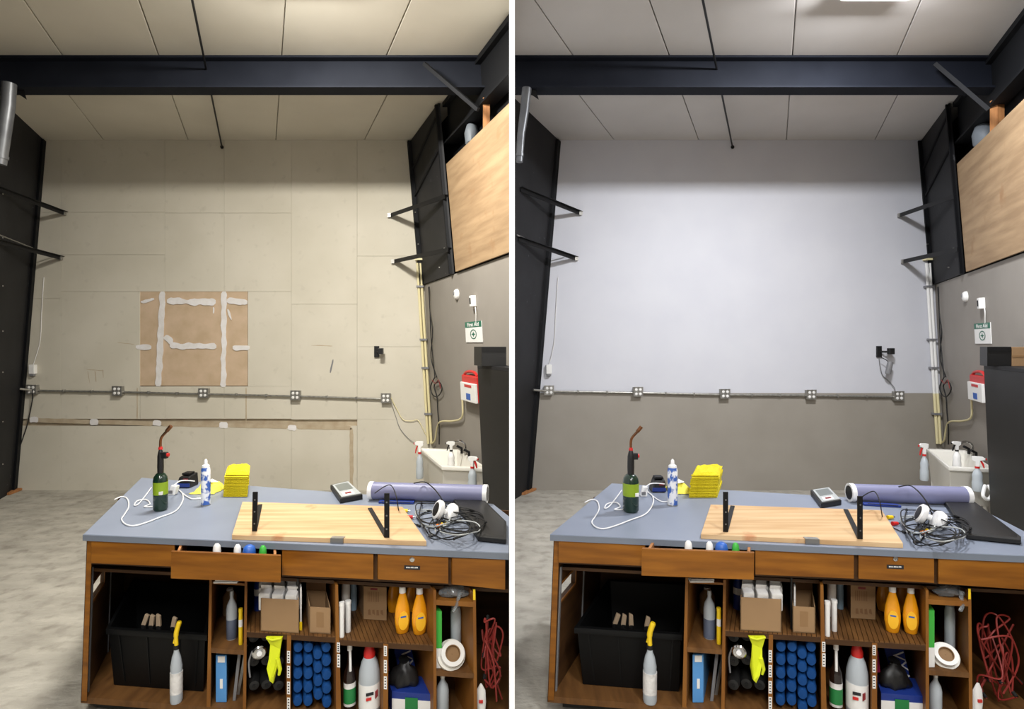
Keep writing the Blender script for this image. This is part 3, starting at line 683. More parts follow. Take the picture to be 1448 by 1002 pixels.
        spray('spray_bottle', at(1382, 694, 4.9), 0.3, 0.04, 'clear spray bottle hooked on the front rim of the right-hand sink', rz=2.6)
        spray('spray_bottle', V((at(1353, 657, 5.3).x, 5.3, 0.63)), 0.27, 0.034, 'white spray bottle standing inside the right-hand sink', body='white', trig='black_plastic')

    # ================================================================ workbench
    TZ = 0.9
    T = lambda px, py: onz(px, py, TZ)
    if B == 'L':
        FL, FR_ = T(118, 755), T(720.0, 781); FR_.x = -0.014
        BL, BR = T(200, 675), T(697, 712); P2 = T(720, 730); P2.x = -0.014
        top = [FL, FR_, P2, BR, BL]
    else:
        FL, BL, BR = T(778, 755), T(865, 683), T(1375, 713); FR_ = V((2.419, 2.427, TZ))
        top = [FL, FR_, BR, BL]
    fl0 = V((FL.x, FL.y, 0)); e1 = (FR_-FL); e1.z = 0; LEN = e1.length; e1.normalize()
    fl0 = fl0+e2*0.02
    Wp = lambda a, b, z: fl0+e1*a+e2*b+V((0, 0, z))
    mp = (lambda x, y: (118+(x-778)*0.932, y+1)) if B == 'L' else (lambda x, y: (x, y))
    def AZ(x, y, b=0.0, raw=False):
        if not raw: x, y = mp(x, y)
        r = V(((x-PX)/F, 1, (PY-y)/F)); o = fl0+e2*b
        # r.xy * t = o.xy + a*e1.xy
        det = r.x*(-e1.y)-r.y*(-e1.x); t_ = (o.x*(-e1.y)-o.y*(-e1.x))/det
        a = (r.x*o.y-r.y*o.x)/det*1.0
        a = (r.x*t_-o.x)/e1.x
        return a, H+r.z*t_
    amax = LEN-0.015 if B == 'L' else LEN-0.02
    def qb(mb, pts, b0, b1, z=None):
        q = []
        for (x, y) in pts:
            a, zz = AZ(x, y, b0); a = min(a, amax); q.append((a, zz))
        return mb.hexa([Wp(a, b0, zz) for a, zz in q], [Wp(a, b1, zz) for a, zz in q])
    bench = thing('workbench', Wp(LEN/2, 0.3, 0), 'long brown wooden workbench with blue-grey top and open cubbies, %s' % sd, 'workbench')
    tp = [(p.x, p.y) for p in top]
    TT = 0.03
    MB().prism(tp, TZ-TT, TZ).build('worktop', None, bench, bev=0.002, world=True, mats=['laminate'])
    MB().hexa([FL+V((-.001, -0.004, -TT)), FR_+V((0, -0.004, -TT)), FR_+V((0, -0.004, -0.002)), FL+V((-.001, -0.004, -0.002))],
              [FL+V((0, 0, -TT)), FR_+V((0, 0, -TT)), FR_+V((0, 0, -0.002)), FL+V((0, 0, -0.002))]).build('front_edge', 'laminate_edge', bench, world=True)
    BD = 0.74
    zb = AZ(790, 985)[1]; zbb = AZ(790, 992)[1]
    zt_ = TZ-TT-0.001
    # left end panel with hand hole, slightly flared
    a0t, a0b = AZ(783, 762)[0], AZ(774, 990)[0]; th = 0.022
    af = lambda z: a0b+(a0t-a0b)*(z-zbb)/(zt_-zbb)
    def strip(b0, b1, z0, z1, name='end_panel', m='wood_dark'):
        A_ = [Wp(af(z0), b0, z0), Wp(af(z0)+th, b0, z0), Wp(af(z1)+th, b0, z1), Wp(af(z1), b0, z1)]
        MB().hexa(A_, [p+e2*(b1-b0) for p in A_]).build(name, m, bench, world=True)
    # hole limits in (b, z)
    hb0, hb1 = 0.06, 0.27; hz0, hz1 = 0.545, 0.625
    pan = MB()
    for (b0, b1, z0, z1) in ((0, hb0, zbb, zt_), (hb1, BD, zbb, zt_), (hb0, hb1, zbb, hz0), (hb0, hb1, hz1, zt_)):
        A_ = [Wp(af(z0), b0, z0), Wp(af(z0)+th, b0, z0), Wp(af(z1)+th, b0, z1), Wp(af(z1), b0, z1)]
        pan.hexa(A_, [p+e2*(b1-b0) for p in A_])
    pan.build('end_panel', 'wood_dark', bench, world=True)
    # wooden lip round the hand hole
    lip = MB()
    for (b0, b1, z0, z1) in ((hb0-.006, hb1+.006, hz0-0.012, hz0), (hb0-.006, hb1+.006, hz1, hz1+0.012), (hb1, hb1+0.012, hz0, hz1)):
        A_ = [Wp(af(z0)+th, b0, z0), Wp(af(z0)+th+.004, b0, z0), Wp(af(z1)+th+.004, b0, z1), Wp(af(z1)+th, b0, z1)]
        lip.hexa(A_, [p+e2*(b1-b0) for p in A_])
    lip.build('hand_hole_trim', 'wood_edge', bench, world=True)
    # metal shelf rails on the inside of the end panel
    for b_ in (0.04, 0.4):
        A_ = [Wp(af(zb)+th, b_, zb), Wp(af(zb)+th+0.006, b_, zb), Wp(af(0.72)+th+0.006, b_, 0.72), Wp(af(0.72)+th, b_, 0.72)]
        if b_ == 0.4 or True: MB().hexa(A_, [p+e2*0.014 for p in A_]).build('shelf_rail', 'gray_paint', bench, world=True)
    # face frame stile on the left
    qb(MB(), [(784, 762), (791, 762), (783, 990), (775, 990)][0:4], -0.004, 0.0).build('face_stile', 'wood', bench, world=True)
    # bottom board, back, added light-stopping panel, right end
    bq = ((a0b, 0), (LEN+0.6, 0), (LEN+0.9, BD), (a0b, BD)) if B == 'L' else ((a0b, 0), (LEN-0.03, 0), (LEN-0.03-0.163, BD), (a0b, BD))
    bq = [(Wp(a, b, 0).x, Wp(a, b, 0).y) for a, b in bq]
    MB().prism(clip(bq, -1, -0.016) if B == 'L' else bq, zb-0.03, zb).build('bottom_board', 'wood_shelf', bench, world=True)
    def plate(b0, b1, z0, z1, name, m, a1=None, aa=None):
        a1 = LEN+0.5 if a1 is None else a1; aa = a0t+th if aa is None else aa
        poly = [(Wp(a, b, 0).x, Wp(a, b, 0).y) for a, b in ((aa, b0), (a1, b0), (a1, b1), (aa, b1))]
        if B == 'L': poly = clip(poly, -1, -0.016)
        else: poly = [(Wp(a, b, 0).x, Wp(a, b, 0).y) for a, b in ((aa, b0), (min(a1, LEN-0.03-0.22*b0), b0), (min(a1, LEN-0.03-0.22*b1), b1), (aa, b1))]
        return MB().prism(poly, z0, z1).build(name, m, bench, world=True)
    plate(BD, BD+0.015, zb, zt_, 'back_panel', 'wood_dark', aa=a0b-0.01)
    if B == 'R':
        A_ = [Wp(LEN-0.03, 0, zb-.03), Wp(LEN-0.008, 0, zb-.03), Wp(LEN-0.008, 0, zt_), Wp(LEN-0.03, 0, zt_)]
        MB().hexa(A_, [p+e2*0.755-e1*0.17 for p in A_]).build('end_panel', 'wood_dark', bench, world=True)
    zdp = AZ(1000, 800)[1]
    plate(0.05, BD, zdp-0.075, zdp-0.06, 'dust_panel', 'wood_dark')  # added below the drawers to block light and keep cubby tops dark
    plate(0.06, 0.1, 0.02, zb-0.03, 'plinth', 'rubber', aa=0.03)
    # dividers: (top x0,x1,y) (bottom x0,x1,y)
    DV = [((969.5, 973, 806), (964.5, 970.5, 1003)), ((1023, 1026.5, 806), (1019.7, 1024.6, 1003)), ((1160, 1163.8, 810), (1161.5, 1169, 1010)),
          ((1309, 1313, 815), (1309, 1314, 1030)), ((1369, 1373, 820), (1370.5, 1376, 1040))]
    for (tt, bb) in DV:
        # continue to the bottom board
        f_ = 1.0
        x0b = bb[0]; x1b = bb[1]
        q = [AZ(tt[0], tt[2]), AZ(tt[1], tt[2]), AZ(x1b, bb[2]), AZ(x0b, bb[2])]
        z1_ = zdp-0.06
        def ext(p, r_, z): 
            s = (z-r_[1])/(p[1]-r_[1]); return r_[0]+(p[0]-r_[0])*s
        aL1, aR1, aR0, aL0 = ext(q[0], q[3], z1_), ext(q[1], q[2], z1_), ext(q[1], q[2], zb), ext(q[0], q[3], zb)
        A_ = [Wp(aL0, 0, zb), Wp(aR0, 0, zb), Wp(aR1, 0, z1_), Wp(aL1, 0, z1_)]
        MB().hexa(A_, [p+e2*(BD) if B == 'R' or aR0 < LEN-0.25 else p+e2*0.25 for p in A_]).build('divider', 'wood_edge', bench, world=True)
    def low_div(x0, x1, y0, x0b, x1b):
        q = [AZ(x0, y0), AZ(x1, y0)]; zz = (q[0][1]+q[1][1])/2
        qq = [AZ(x0b, 1001), AZ(x1b, 1001)]
        A_ = [Wp(qq[0][0], 0.0, zb), Wp(qq[1][0], 0.0, zb), Wp(q[1][0], 0.0, zz), Wp(q[0][0], 0.0, zz)]
        MB().hexa(A_, [p+e2*BD for p in A_]).build('divider', 'wood_edge', bench, world=True)
    low_div(1087, 1093, 897, 1086, 1092.5); low_div(1233, 1240.5, 909, 1232.5, 1240)
    # shelves
    def shelf(x0, x1, y, thick, b1, m='wood_shelf', comb=False):
        z0_ = (AZ(x0, y[0])[1]+AZ(x1, y[1])[1])/2
        a0_, a1_ = AZ(x0, y[0])[0], AZ(x1, y[1])[0]
        if comb:
            mb = MB(); n = int((a1_-a0_)/0.021); st_ = (a1_-a0_)/n
            for i in range(n):
                x_ = a0_+i*st_
                A_ = [Wp(x_, 0, z0_-0.006), Wp(x_+st_-0.0028, 0, z0_-0.006), Wp(x_+st_-0.0028, 0, z0_), Wp(x_, 0, z0_)]
                mb.hexa(A_, [p+e2*b1 for p in A_])
            o = mb.build('grooved_shelf', m, bench, world=True); o['kind'] = 'stuff'
            A_ = [Wp(a0_, 0.0015, z0_-thick), Wp(a1_, 0.0015, z0_-thick), Wp(a1_, 0.0015, z0_-0.006), Wp(a0_, 0.0015, z0_-0.006)]
            MB().hexa(A_, [p+e2*(b1-.002) for p in A_]).build('shelf', 'wood_dark', bench, world=True)
        else:
            A_ = [Wp(a0_, 0.0, z0_-thick), Wp(a1_, 0.0, z0_-thick), Wp(a1_, 0.0, z0_), Wp(a0_, 0.0, z0_)]
            MB().hexa(A_, [p+e2*b1 for p in A_]).build('shelf', m, bench, world=True)
        return z0_
    zc2 = shelf(971, 1021.5, (914, 919), 0.022, BD)
    zc2t = shelf(974, 1023, (821, 824), 0.01, 0.4, 'wood_edge')
    zc3 = shelf(1025.5, 1162, (890, 899), 0.03, BD, 'wood_shelf', True)
    zc4 = shelf(1165.5, 1309.5, (900, 912), 0.03, BD, 'wood_shelf', True)
    dsh = 0.25 if B == 'L' else BD
    zc5t = shelf(1313, 1369.5, (846, 851), 0.022, dsh, 'wood_edge')
    zc5 = shelf(1313.5, 1370.5, (945, 953), 0.022, dsh)
    # drawers
    DX = [(780, 120), (790, 129), (907, 241.5), (914, 249), (1066, 397), (1068, 399), (1207.5, 528), (1214, 534.5), (1321, 634), (1327, 639.5), (1500, 800)]
    def dm(x):
        if B == 'R': return x
        for (a_, c_), (a2_, c2_) in zip(DX, DX[1:]):
            if x <= a2_: return c_+(c2_-c_)*(x-a_)/(a2_-a_)
        return 720
    def im(x): return x if B == 'R' else 778+(dm(x)-118)/0.932
    def drawer(x0, x1, yt0, yt1, yb0, yb1, b0=-0.018, extra=None):
        x0, x1 = im(x0), im(x1); q = [(x0, yb0), (x1, yb1), (x1, yt1), (x0, yt0)]
        o = MB(); 
        return qb(o, q, b0, b0+0.018).build('drawer_front', 'wood', bench, bev=0.0015, world=True)
    drawer(790, 912, 760, 766, 795, 800)
    drawer(1068, 1207.5, 773, 779, 812, 818)
    d4 = drawer(1214, 1321, 780.5, 786.5, 818, 824)
    drawer(1327, 1500, 787.5, 794, 825, 837)
    # rail behind drawers (only left of the open one and right)
    qb(MB(), [(786, 796), (im(913), 802), (im(913), 766), (786, 762)], 0.0, 0.02).build('face_rail', 'wood_dark', bench, world=True)
    qb(MB(), [(im(1068), 814), (1380, 828), (1380, 786), (im(1068), 772)], 0.0, 0.02).build('face_rail', 'wood_dark', bench, world=True)
    # lock and name plate on the fourth drawer
    a_, z_ = AZ(im(1266), 789.5, -0.018)
    p = Wp(a_, -0.018, z_)
    MB().lathe([(0.011, 0), (0.011, 0.003), (0.006, 0.004), (0.006, 0.002)], seg=16, M_=Matrix.Rotation(math.pi/2, 3, 'X'), c=p).build('lock', 'chrome', d4, world=True)
    q = [(im(1254), 803.5), (im(1278), 804.5), (im(1278), 799), (im(1254), 798)]
    qb(MB(), q, -0.0195, -0.018).build('name_plate', 'ink', d4, world=True)
    for i in range(8):
        xx = im(1257)+i*2.3; yy = 801+i*0.04
        qb(MB(), [(xx, yy+.9), (xx+1.6, yy+.9), (xx+1.6-(i % 3)*.4, yy-.9), (xx, yy-.9)], -0.0202, -0.0195).build('print', 'white', d4, world=True)
    # open drawer
    bo = -0.13
    ddy = 3.6 if B == 'L' else 0.5
    qb(MB(), [(im(907), 813+ddy), (im(1066), 819+ddy), (im(1066.5), 781+ddy), (im(907.5), 775+ddy)], bo, bo+0.018).build('drawer_front', 'wood', bench, bev=0.0015, world=True)
    qd = [AZ(im(914), 811+ddy, bo), AZ(im(1060), 817+ddy, bo), AZ(im(1060), 784+ddy, bo), AZ(im(914), 779+ddy, bo)]
    zlo, zhi = (qd[0][1]+qd[1][1])/2+0.01, (qd[2][1]+qd[3][1])/2
    for a_ in (qd[0][0], qd[1][0]-0.012):
        A_ = [Wp(a_, bo+0.018, zlo), Wp(a_+0.012, bo+0.018, zlo), Wp(a_+0.012, bo+0.018, zhi), Wp(a_, bo+0.018, zhi)]
        MB().hexa(A_, [p+e2*0.5 for p in A_]).build('drawer_side', 'stud', bench, world=True)
    A_ = [Wp(qd[0][0]+.012, bo+0.018, zlo), Wp(qd[1][0]-.012, bo+0.018, zlo), Wp(qd[1][0]-.012, bo+0.018, zlo+0.008), Wp(qd[0][0]+.012, bo+0.018, zlo+0.008)]
    MB().hexa(A_, [p+e2*0.5 for p in A_]).build('drawer_bottom', 'wood_dark', bench, world=True)
    # things in the drawer
    for j, (x, c_, r_, nm_, lb) in enumerate(((973, 'white', 0.017, 'white_bottle', 'white rounded bottle cap showing in the open drawer'), (1003, 'white', 0.016, 'white_bottle', 'white bottle cap in the open drawer, between white and blue ones'), (1020, 'blue', 0.028, 'blue_bottle', 'blue bottle lying in the open drawer'), (1040, 'bright_green', 0.016, 'green_marker', 'green marker lying in the open drawer'))):
        a_ = AZ(im(x), 778, bo+0.06)[0]
        p = Wp(a_, bo+0.07, zlo+0.009)
        t = thing(nm_, p, '%s, %s' % (lb, sd), 'bottle' if 'bottle' in nm_ else 'cap' if 'cap' in nm_ else 'marker')
        hgt = zhi-zlo+0.02
        MB().lathe([(r_*0.95, 0), (r_, 0.01), (r_, hgt*0.75), (r_*0.85, hgt*0.92), (r_*0.45, hgt)], seg=14).build('body', c_, t)
        MB().lathe([(r_*1.03, hgt*0.2), (r_*1.03, hgt*0.4)], seg=14).build('band', 'gray_paint', t)
    # stickers on the dividers
    SK = [(1157.3, 907, 921, 0), (1157.6, 923.5, 942, 0), (1233.2, 912, 926, 1), (1233.2, 932, 950, 1), (1233.2, 955, 973, 1),
          (1086.3, 919, 936, 2), (1086.3, 940, 957, 2), (1086.3, 962.5, 980, 2), (1086.3, 985, 1003, 2)]
    for (x, y0, y1, g) in SK:
        if g == 0: x += 4.6
        s = qb(MB(), [(x+.6, y1), (x+5.2, y1+.3), (x+5.2, y0+.3), (x+.6, y0)], -0.0015, 0.0).build('sticker', 'white', bench, world=True)
        for m_ in range(4):
            yy = y0+2+(y1-y0-4)*m_/3.4
            qb(MB(), [(x+1.6, yy+1.6), (x+3.8+(m_ % 2)*.5, yy+1.6), (x+3.8, yy), (x+1.6, yy)], -0.0019, -0.0015).build('print', 'ink', s, world=True)
    qb(MB(), [(1369.3, 847), (1372.8, 847), (1372.6, 832), (1369.2, 832)], -0.0015, 0.0).build('sticker', 'yellow', bench, world=True)

    # ---------------- contents of the cubbies
    RZ0 = -math.atan(k)
    BN = '%s bench' % ('left-hand' if B == 'L' else 'right-hand')
    def stand(x, b, z): a_ = AZ(x, 900, b)[0]; return Wp(a_, b, z)
    def rad(w_, x, b): 
        x_ = mp(x, 0)[0]; p = stand(x, b, 0); return wid(w_*(0.932 if B == 'L' else 1), p.y, x_)/2
    def hgt(y0, y1, b, x):      # height for a pixel span
        return (y1-y0)*stand(x, b, 0).y/F
    # black tote
    b_ = 0.11; aL, aR = AZ(824, 960, b_)[0], AZ(960, 970, b_)[0]; aL2, aR2 = AZ(813, 886, b_-0.02)[0], AZ(966, 893, b_-0.02)[0]
    zr = AZ(890, 887, b_)[1]
    t = thing('storage_tote', Wp((aL+aR)/2, b_+0.2, zb), 'large black plastic storage tote in the left cubby, %s' % BN, 'tote')
    def tr(aa, ab, b0, b1, z): return [Wp(aa, b0, z), Wp(ab, b0, z), Wp(ab, b1, z), Wp(aa, b1, z)]
    rr = [tr(aL, aR, b_, 0.62, zb+0.001), tr(aL2+.012, aR2-.012, b_-0.02, 0.64, zr-0.03), tr(aL2, aR2, b_-0.035, 0.66, zr-0.03), tr(aL2, aR2, b_-0.035, 0.66, zr),
          tr(aL2+.02, aR2-.02, b_-0.01, 0.63, zr), tr(aL+.01, aR-.01, b_+0.01, 0.6, zb+0.02)]
    vs = [p for r_ in rr for p in r_]; fs = [(0, 1, 2, 3), (20, 21, 22, 23)]
    for i in range(5):
        for j in range(4): fs.append((i*4+j, i*4+(j+1) % 4, i*4+4+(j+1) % 4, i*4+4+j))
    MB().add(vs, fs).build('tub', 'tote_black', t, bev=0.004, world=True)
    for fx in (0.12, 0.4, 0.72, 0.9):
        a0_, a1_ = aL+(aR-aL)*fx, aL2+(aR2-aL2)*fx
        A_ = [Wp(a0_, b_-0.004, zb+0.02), Wp(a0_+0.006, b_-0.004, zb+0.02), Wp(a1_+0.006, b_-0.024, zr-0.035), Wp(a1_, b_-0.024, zr-0.035)]
        MB().hexa(A_, [p+e2*0.01 for p in A_]).build('rib', 'tote_black', t, world=True)
    for j, (x, dx, hh) in enumerate(((866, 0.03, 0.055), (880, 0.01, 0.055), (893, -0.005, 0.06), (913, 0.012, 0.05))):
        p = stand(x, 0.2, zr-0.04)
        t = thing('wooden_handle', p, '%s tan wooden tool handle poking out of the black tote, %s' % (('leftmost', 'second', 'third', 'rightmost')[j], BN), 'tool handle')
        MB().tube([(0, 0, -0.12), (dx*0.4, 0, 0.01)], 0.012, 8).build('shaft', 'rubber', t)
        MB().hexa([(dx*0.4-0.012, -0.008, 0.005), (dx*0.4+0.012, -0.008, 0.005), (dx+0.012, -0.008, hh), (dx-0.008, -0.008, hh+.01)], [(dx*0.4-0.012, 0.008, 0.005), (dx*0.4+0.012, 0.008, 0.005), (dx+0.012, 0.008, hh), (dx-0.008, 0.008, hh+.01)]).build('grip', 'bare_paper', t, bev=0.004)
    p = stand(919, 0.02, zb)
    hh = hgt(873, 986, 0.02, 919)
    spray('spray_bottle', p, hh, rad(20, 919, 0.02), 'clear spray bottle with yellow trigger standing before the black tote, %s' % BN, lever=True, body='cloudy', head='yellow', trig='yellow', rz=RZ0, labelm='packet')
    # column 2
    def bottle(name, x, b, z, y0, y1, w_, body, label, capm='white', prof=None, cat='bottle', liquid=None, lab=None, seg=18, sy=1.0, ymul=1):
        p = stand(x, b, z); h = hgt(y0, y1, b, x); r = rad(w_, x, b)
        if z == zb: h = AZ(x, y0, b)[1]-zb
        t = thing(name, p, label, cat, rz=RZ0)
        prof = prof or [(0.9, 0), (1, 0.02), (1, 0.62), (0.85, 0.72), (0.35, 0.84), (0.32, 0.9)]
        MB().lathe([(r*a_, h*q_) for a_, q_ in prof], seg=seg, sy=sy).build('bottle', body, t)
        if capm: MB().lathe([(r*prof[-1][0]*1.15, h*prof[-1][1]), (r*prof[-1][0]*1.1, h)], seg=14, sy=sy if sy > .8 else 1).build('cap', capm, t)
        if liquid: MB().lathe([(r*0.93, h*0.012), (r*1.006, h*0.022), (r*1.006, h*liquid[1])], seg=seg, sy=sy).build('liquid', liquid[0], t)
        if lab: MB().lathe([(r*1.012, h*lab[1]), (r*1.012, h*lab[2])], seg=seg, sy=sy).build('label', lab[0], t)
        return t
    bottle('clear_bottle', 1003, 0.1, zc2, 841, 908, 17, 'cloudy', 'tall clear bottle half full of blue-grey liquid, %s' % BN, 'cloudy', liquid=('liquid', 0.42))
    bottle('yellow_tube', 1016.5, 0.05, zc2, 860, 911, 6.5, 'yellow', 'slim yellow tube beside the clear bottle, %s' % BN, 'yellow', prof=[(0.9, 0), (1, 0.03), (1, 0.7), (0.9, 0.9)], cat='tube', lab=('white', 0.5, 0.7))
    bottle('beige_jug', 1000, 0.35, zc2, 832, 868, 22, 'cardboard', 'beige jug at the back behind the clear bottle, %s' % BN, 'white', cat='jug', prof=[(0.95, 0), (1, 0.03), (1, 0.7), (0.6, 0.85), (0.4, 0.92)])
    p = stand(993, -0.012, zc2t)
    t = thing('folded_paper', p, 'folded white paper on the small top shelf, %s' % BN, 'paper')
    o = MB().box(-0.055, 0.055, 0, 0.12, 0.001, 0.008).build('sheet', 'white', t); MB().box(-0.05, 0.058, 0.004, 0.12, 0.009, 0.014).build('sheet', 'white', t)
    t = thing('blue_folder', stand(987, 0.04, zb), 'light blue upright folder box with white label, %s' % BN, 'folder')
    rr_ = 0.026; hb_ = AZ(987, 925, 0.04)[1]-zb
    MB().prism([(-rr_, 0), (rr_, 0), (rr_+k*0.3, 0.3), (-rr_+k*0.3, 0.3)], 0.001, hb_).build('box', 'folder_blue', t, bev=0.003)
    MB().box(-rr_*0.6, rr_*0.7, -0.002, 0, hb_*0.85, hb_*0.98).build('label', 'white', t)
    MB().box(-rr_*0.2, rr_*0.3, -0.002, 0, hb_*0.3, hb_*0.5).build('label', 'white', t)
    for j, (x, tilt, m_) in enumerate(((1008, 0.03, 'gray_paint'), (1014, 0.045, 'galv'))):
        p = stand(x, 0.06+j*0.05, zb)
        t = thing('steel_ruler', p, '%s grey metal strip leaning beside the blue folder, %s' % (('dull', 'shiny')[j], BN), 'ruler')
        MB().hexa([(-0.012, 0, 0.001), (0.002, 0, 0.001), (tilt, 0, 0.25), (tilt-0.014, 0, 0.25)], [(-0.012, 0.005, 0.001), (0.002, 0.005, 0.001), (tilt, 0.005, 0.25), (tilt-0.014, 0.005, 0.25)]).build('blade', m_, t)
        MB().tube([(tilt-0.014, 0.008, 0.25), (tilt, 0.008, 0.25)], 0.01, 8).build('stop', 'black_plastic', t)
    # column 3 upper
    bottle('aerosol_can', 1044, 0.22, zc3, 819, 870, 15, 'deep_blue', 'blue and white aerosol can at the left of the upper shelf, %s' % BN, 'folder_blue', cat='can', prof=[(0.95, 0), (1, 0.02), (1, 0.72), (0.7, 0.78), (0.68, 0.84)], lab=('white', 0.42, 0.6))
    def carton(name, x0, x1, b0, b1, z, h, m, label, open_=False, flap=False, cat='box', dz=0.0):
        a0_, a1_ = AZ(x0, 880, b0)[0], AZ(x1, 880, b0)[0]
        t = thing(name, Wp((a0_+a1_)/2, b0, z), label, cat)
        if not open_:
            A_ = [Wp(a0_, b0, z+.001), Wp(a1_, b0, z+.001), Wp(a1_, b0, z+h), Wp(a0_, b0, z+h)]
            MB().hexa(A_, [p+e2*(b1-b0) for p in A_]).build('body', m, t, bev=0.0015, world=True)
        else:
            w_ = 0.004; mb = MB()
            for (aa, ab, ba, bb, za, zb_) in ((a0_, a1_, b0, b0+w_, 0.001, h), (a0_, a1_, b1-w_, b1, 0.001, h), (a0_, a0_+w_, b0, b1, 0.001, h), (a1_-w_, a1_, b0, b1, 0.001, h), (a0_, a1_, b0, b1, 0.001, 0.006)):
                A_ = [Wp(aa, ba, z+za), Wp(ab, ba, z+za), Wp(ab, ba, z+zb_), Wp(aa, ba, z+zb_)]
                mb.hexa(A_, [p+e2*(bb-ba) for p in A_])
            mb.build('body', m, t, world=True)
            if flap:
                A_ = [Wp(a0_, b1, z+h), Wp(a1_, b1, z+h), Wp(a1_, b1+0.01, z+h+0.06), Wp(a0_, b1+0.01, z+h+0.06)]
                MB().hexa(A_, [p+e2*0.004 for p in A_]).build('flap', 'cardboard_dark', t, world=True)
        return t, a0_, a1_
    hbx = hgt(846, 893, 0.0, 1070)
    t, a0_, a1_ = carton('cardboard_box', 1047, 1105, 0.004, 0.2, zc3, hbx, 'cardboard', 'open cardboard box full of white packets on upper shelf, %s' % BN, True)
    for r_ in range(3):
        for c_ in range(3):
            p = Wp(a0_+0.028+(a1_-a0_-0.056)*c_/2, 0.035+0.06*r_, zc3+hbx-0.06)
            if r_ == 0 and c_ == 0:
                PK = lambda r_, c_: 'white foil packet in the cardboard box, %s row, %s place, %s' % (('front', 'middle', 'back')[r_], ('left', 'middle', 'right')[c_], BN)
                t0 = thing('white_packet', p, PK(0, 0), 'packet', 'white packets in the cardboard box, %s' % BN)
                w2 = (a1_-a0_-0.01)/3/2-0.002
                o = MB().hexa([(-w2, -0.022, 0), (w2, -0.022, 0), (w2*.95, -0.026, 0.08), (-w2*.95, -0.026, 0.08)], [(-w2, 0.022, 0), (w2, 0.022, 0), (w2*.9, 0.01, 0.095), (-w2*.9, 0.01, 0.095)]).build('packet', 'packet', t0, bev=0.005)
                MB().hexa([(-w2*.9, 0.004, 0.088), (w2*.9, 0.004, 0.088), (w2*.9, -0.004, 0.11), (-w2*.9, -0.004, 0.112)], [(-w2*.9, 0.01, 0.088), (w2*.9, 0.01, 0.088), (w2*.9, -0.002, 0.11), (-w2*.9, -0.002, 0.112)]).build('seal', 'packet', t0)
            else:
                d_ = dup(t0, p, 0.05*random.uniform(-1, 1)); d_['label'] = PK(r_, c_)
    t, a2_, a3_ = carton('cardboard_box', 1121, 1153, 0.015, 0.2, zc3, hgt(852, 889, 0.02, 1135), 'cardboard', 'narrow empty open cardboard box with raised flap on upper shelf, %s' % BN, True, True)
    MB().hexa([Wp((a2_+a3_)/2-.018, 0.0142, zc3+.03), Wp((a2_+a3_)/2+.018, 0.0142, zc3+.03), Wp((a2_+a3_)/2+.018, 0.0142, zc3+.1), Wp((a2_+a3_)/2-.018, 0.0142, zc3+.1)],
              [Wp((a2_+a3_)/2-.018, 0.015, zc3+.03), Wp((a2_+a3_)/2+.018, 0.015, zc3+.03), Wp((a2_+a3_)/2+.018, 0.015, zc3+.1), Wp((a2_+a3_)/2-.018, 0.015, zc3+.1)]).build('tape', 'tape_core', t, world=True)
    for j, (x, m_, tz) in enumerate(((1110.5, 'black_plastic', 0.24), (1115, 'packet', 0.2))):
        p = stand(x, 0.1, zc3)
        t = thing('booklet', p, '%s thin booklet standing between the two cardboard boxes, %s' % (('black', 'white')[j], BN), 'booklet')
        MB().prism([(-0.004, -0.06), (0.004, -0.06), (0.004+k*0.12, 0.06), (-0.004+k*0.12, 0.06)], 0.001, tz).build('pages', m_, t)
        MB().box(-0.006, 0.006, -0.063, -0.06, 0.001, 0.04).build('spine_tab', 'yellow' if j else 'black_plastic', t)
    # column 4 upper
    pr_ = [(0.95, 0), (1, 0.015), (1, 0.9), (1.0, 0.9)]
    bottle('white_tube', 1170.0, 0.02, zc4, 840, 889, 8.0, 'white', 'front white caulk tube beside the divider, %s' % BN, 'white', prof=pr_, cat='tube')
    bottle('white_tube', 1179.5, 0.07, zc4, 838, 882, 8.5, 'white', 'white caulk tube standing just behind the front one, %s' % BN, 'white', prof=pr_, cat='tube')
    bottle('grey_jar', 1176, 0.22, zc4, 815, 872, 13, 'packet', 'pale grey round canister behind the white tubes, %s' % BN, 'white', prof=pr_, cat='jar')
    bottle('blue_canister', 1188, 0.3, zc4, 815, 866, 10, 'pale_blue', 'pale blue canister behind the white tubes, %s' % BN, 'pale_blue', prof=pr_, cat='canister')
    bx = 0.2
    t, a0_, a1_ = carton('printed_carton', 1203, 1238, bx, bx+0.16, zc4, hgt(825, 872, bx, 1220), 'cardboard', 'brown carton with printed bars at the back of the shelf, %s' % BN)
    hh = hgt(825, 872, bx, 1220)
    for i in range(7):
        x_ = a0_+(a1_-a0_)*(0.18+0.075*i)
        A_ = [Wp(x_, bx-0.001, zc4+hh*.55), Wp(x_+0.004, bx-0.001, zc4+hh*.55), Wp(x_+0.004, bx-0.001, zc4+hh*.85), Wp(x_, bx-0.001, zc4+hh*.85)]
        MB().hexa(A_, [p+e2*0.001 for p in A_]).build('print', 'cardboard_dark', t, world=True)
    for i in range(4):
        x_ = a0_+(a1_-a0_)*(0.2+0.18*i)
        A_ = [Wp(x_, bx-0.001, zc4+hh*(.15+.05*(i % 2))), Wp(x_+0.014, bx-0.001, zc4+hh*.15), Wp(x_+0.01, bx-0.001, zc4+hh*.32), Wp(x_, bx-0.001, zc4+hh*.3)]
        MB().hexa(A_, [p+e2*0.001 for p in A_]).build('print', 'cardboard_dark', t, world=True)
    A_ = [Wp(a0_+(a1_-a0_)*f_, bx-0.001, zc4+hh*g_) for f_, g_ in ((.3, .9), (.6, .9), (.6, .96), (.3, .96))]
    MB().hexa(A_, [p+e2*0.001 for p in A_]).build('print', 'dark_red', t, world=True)
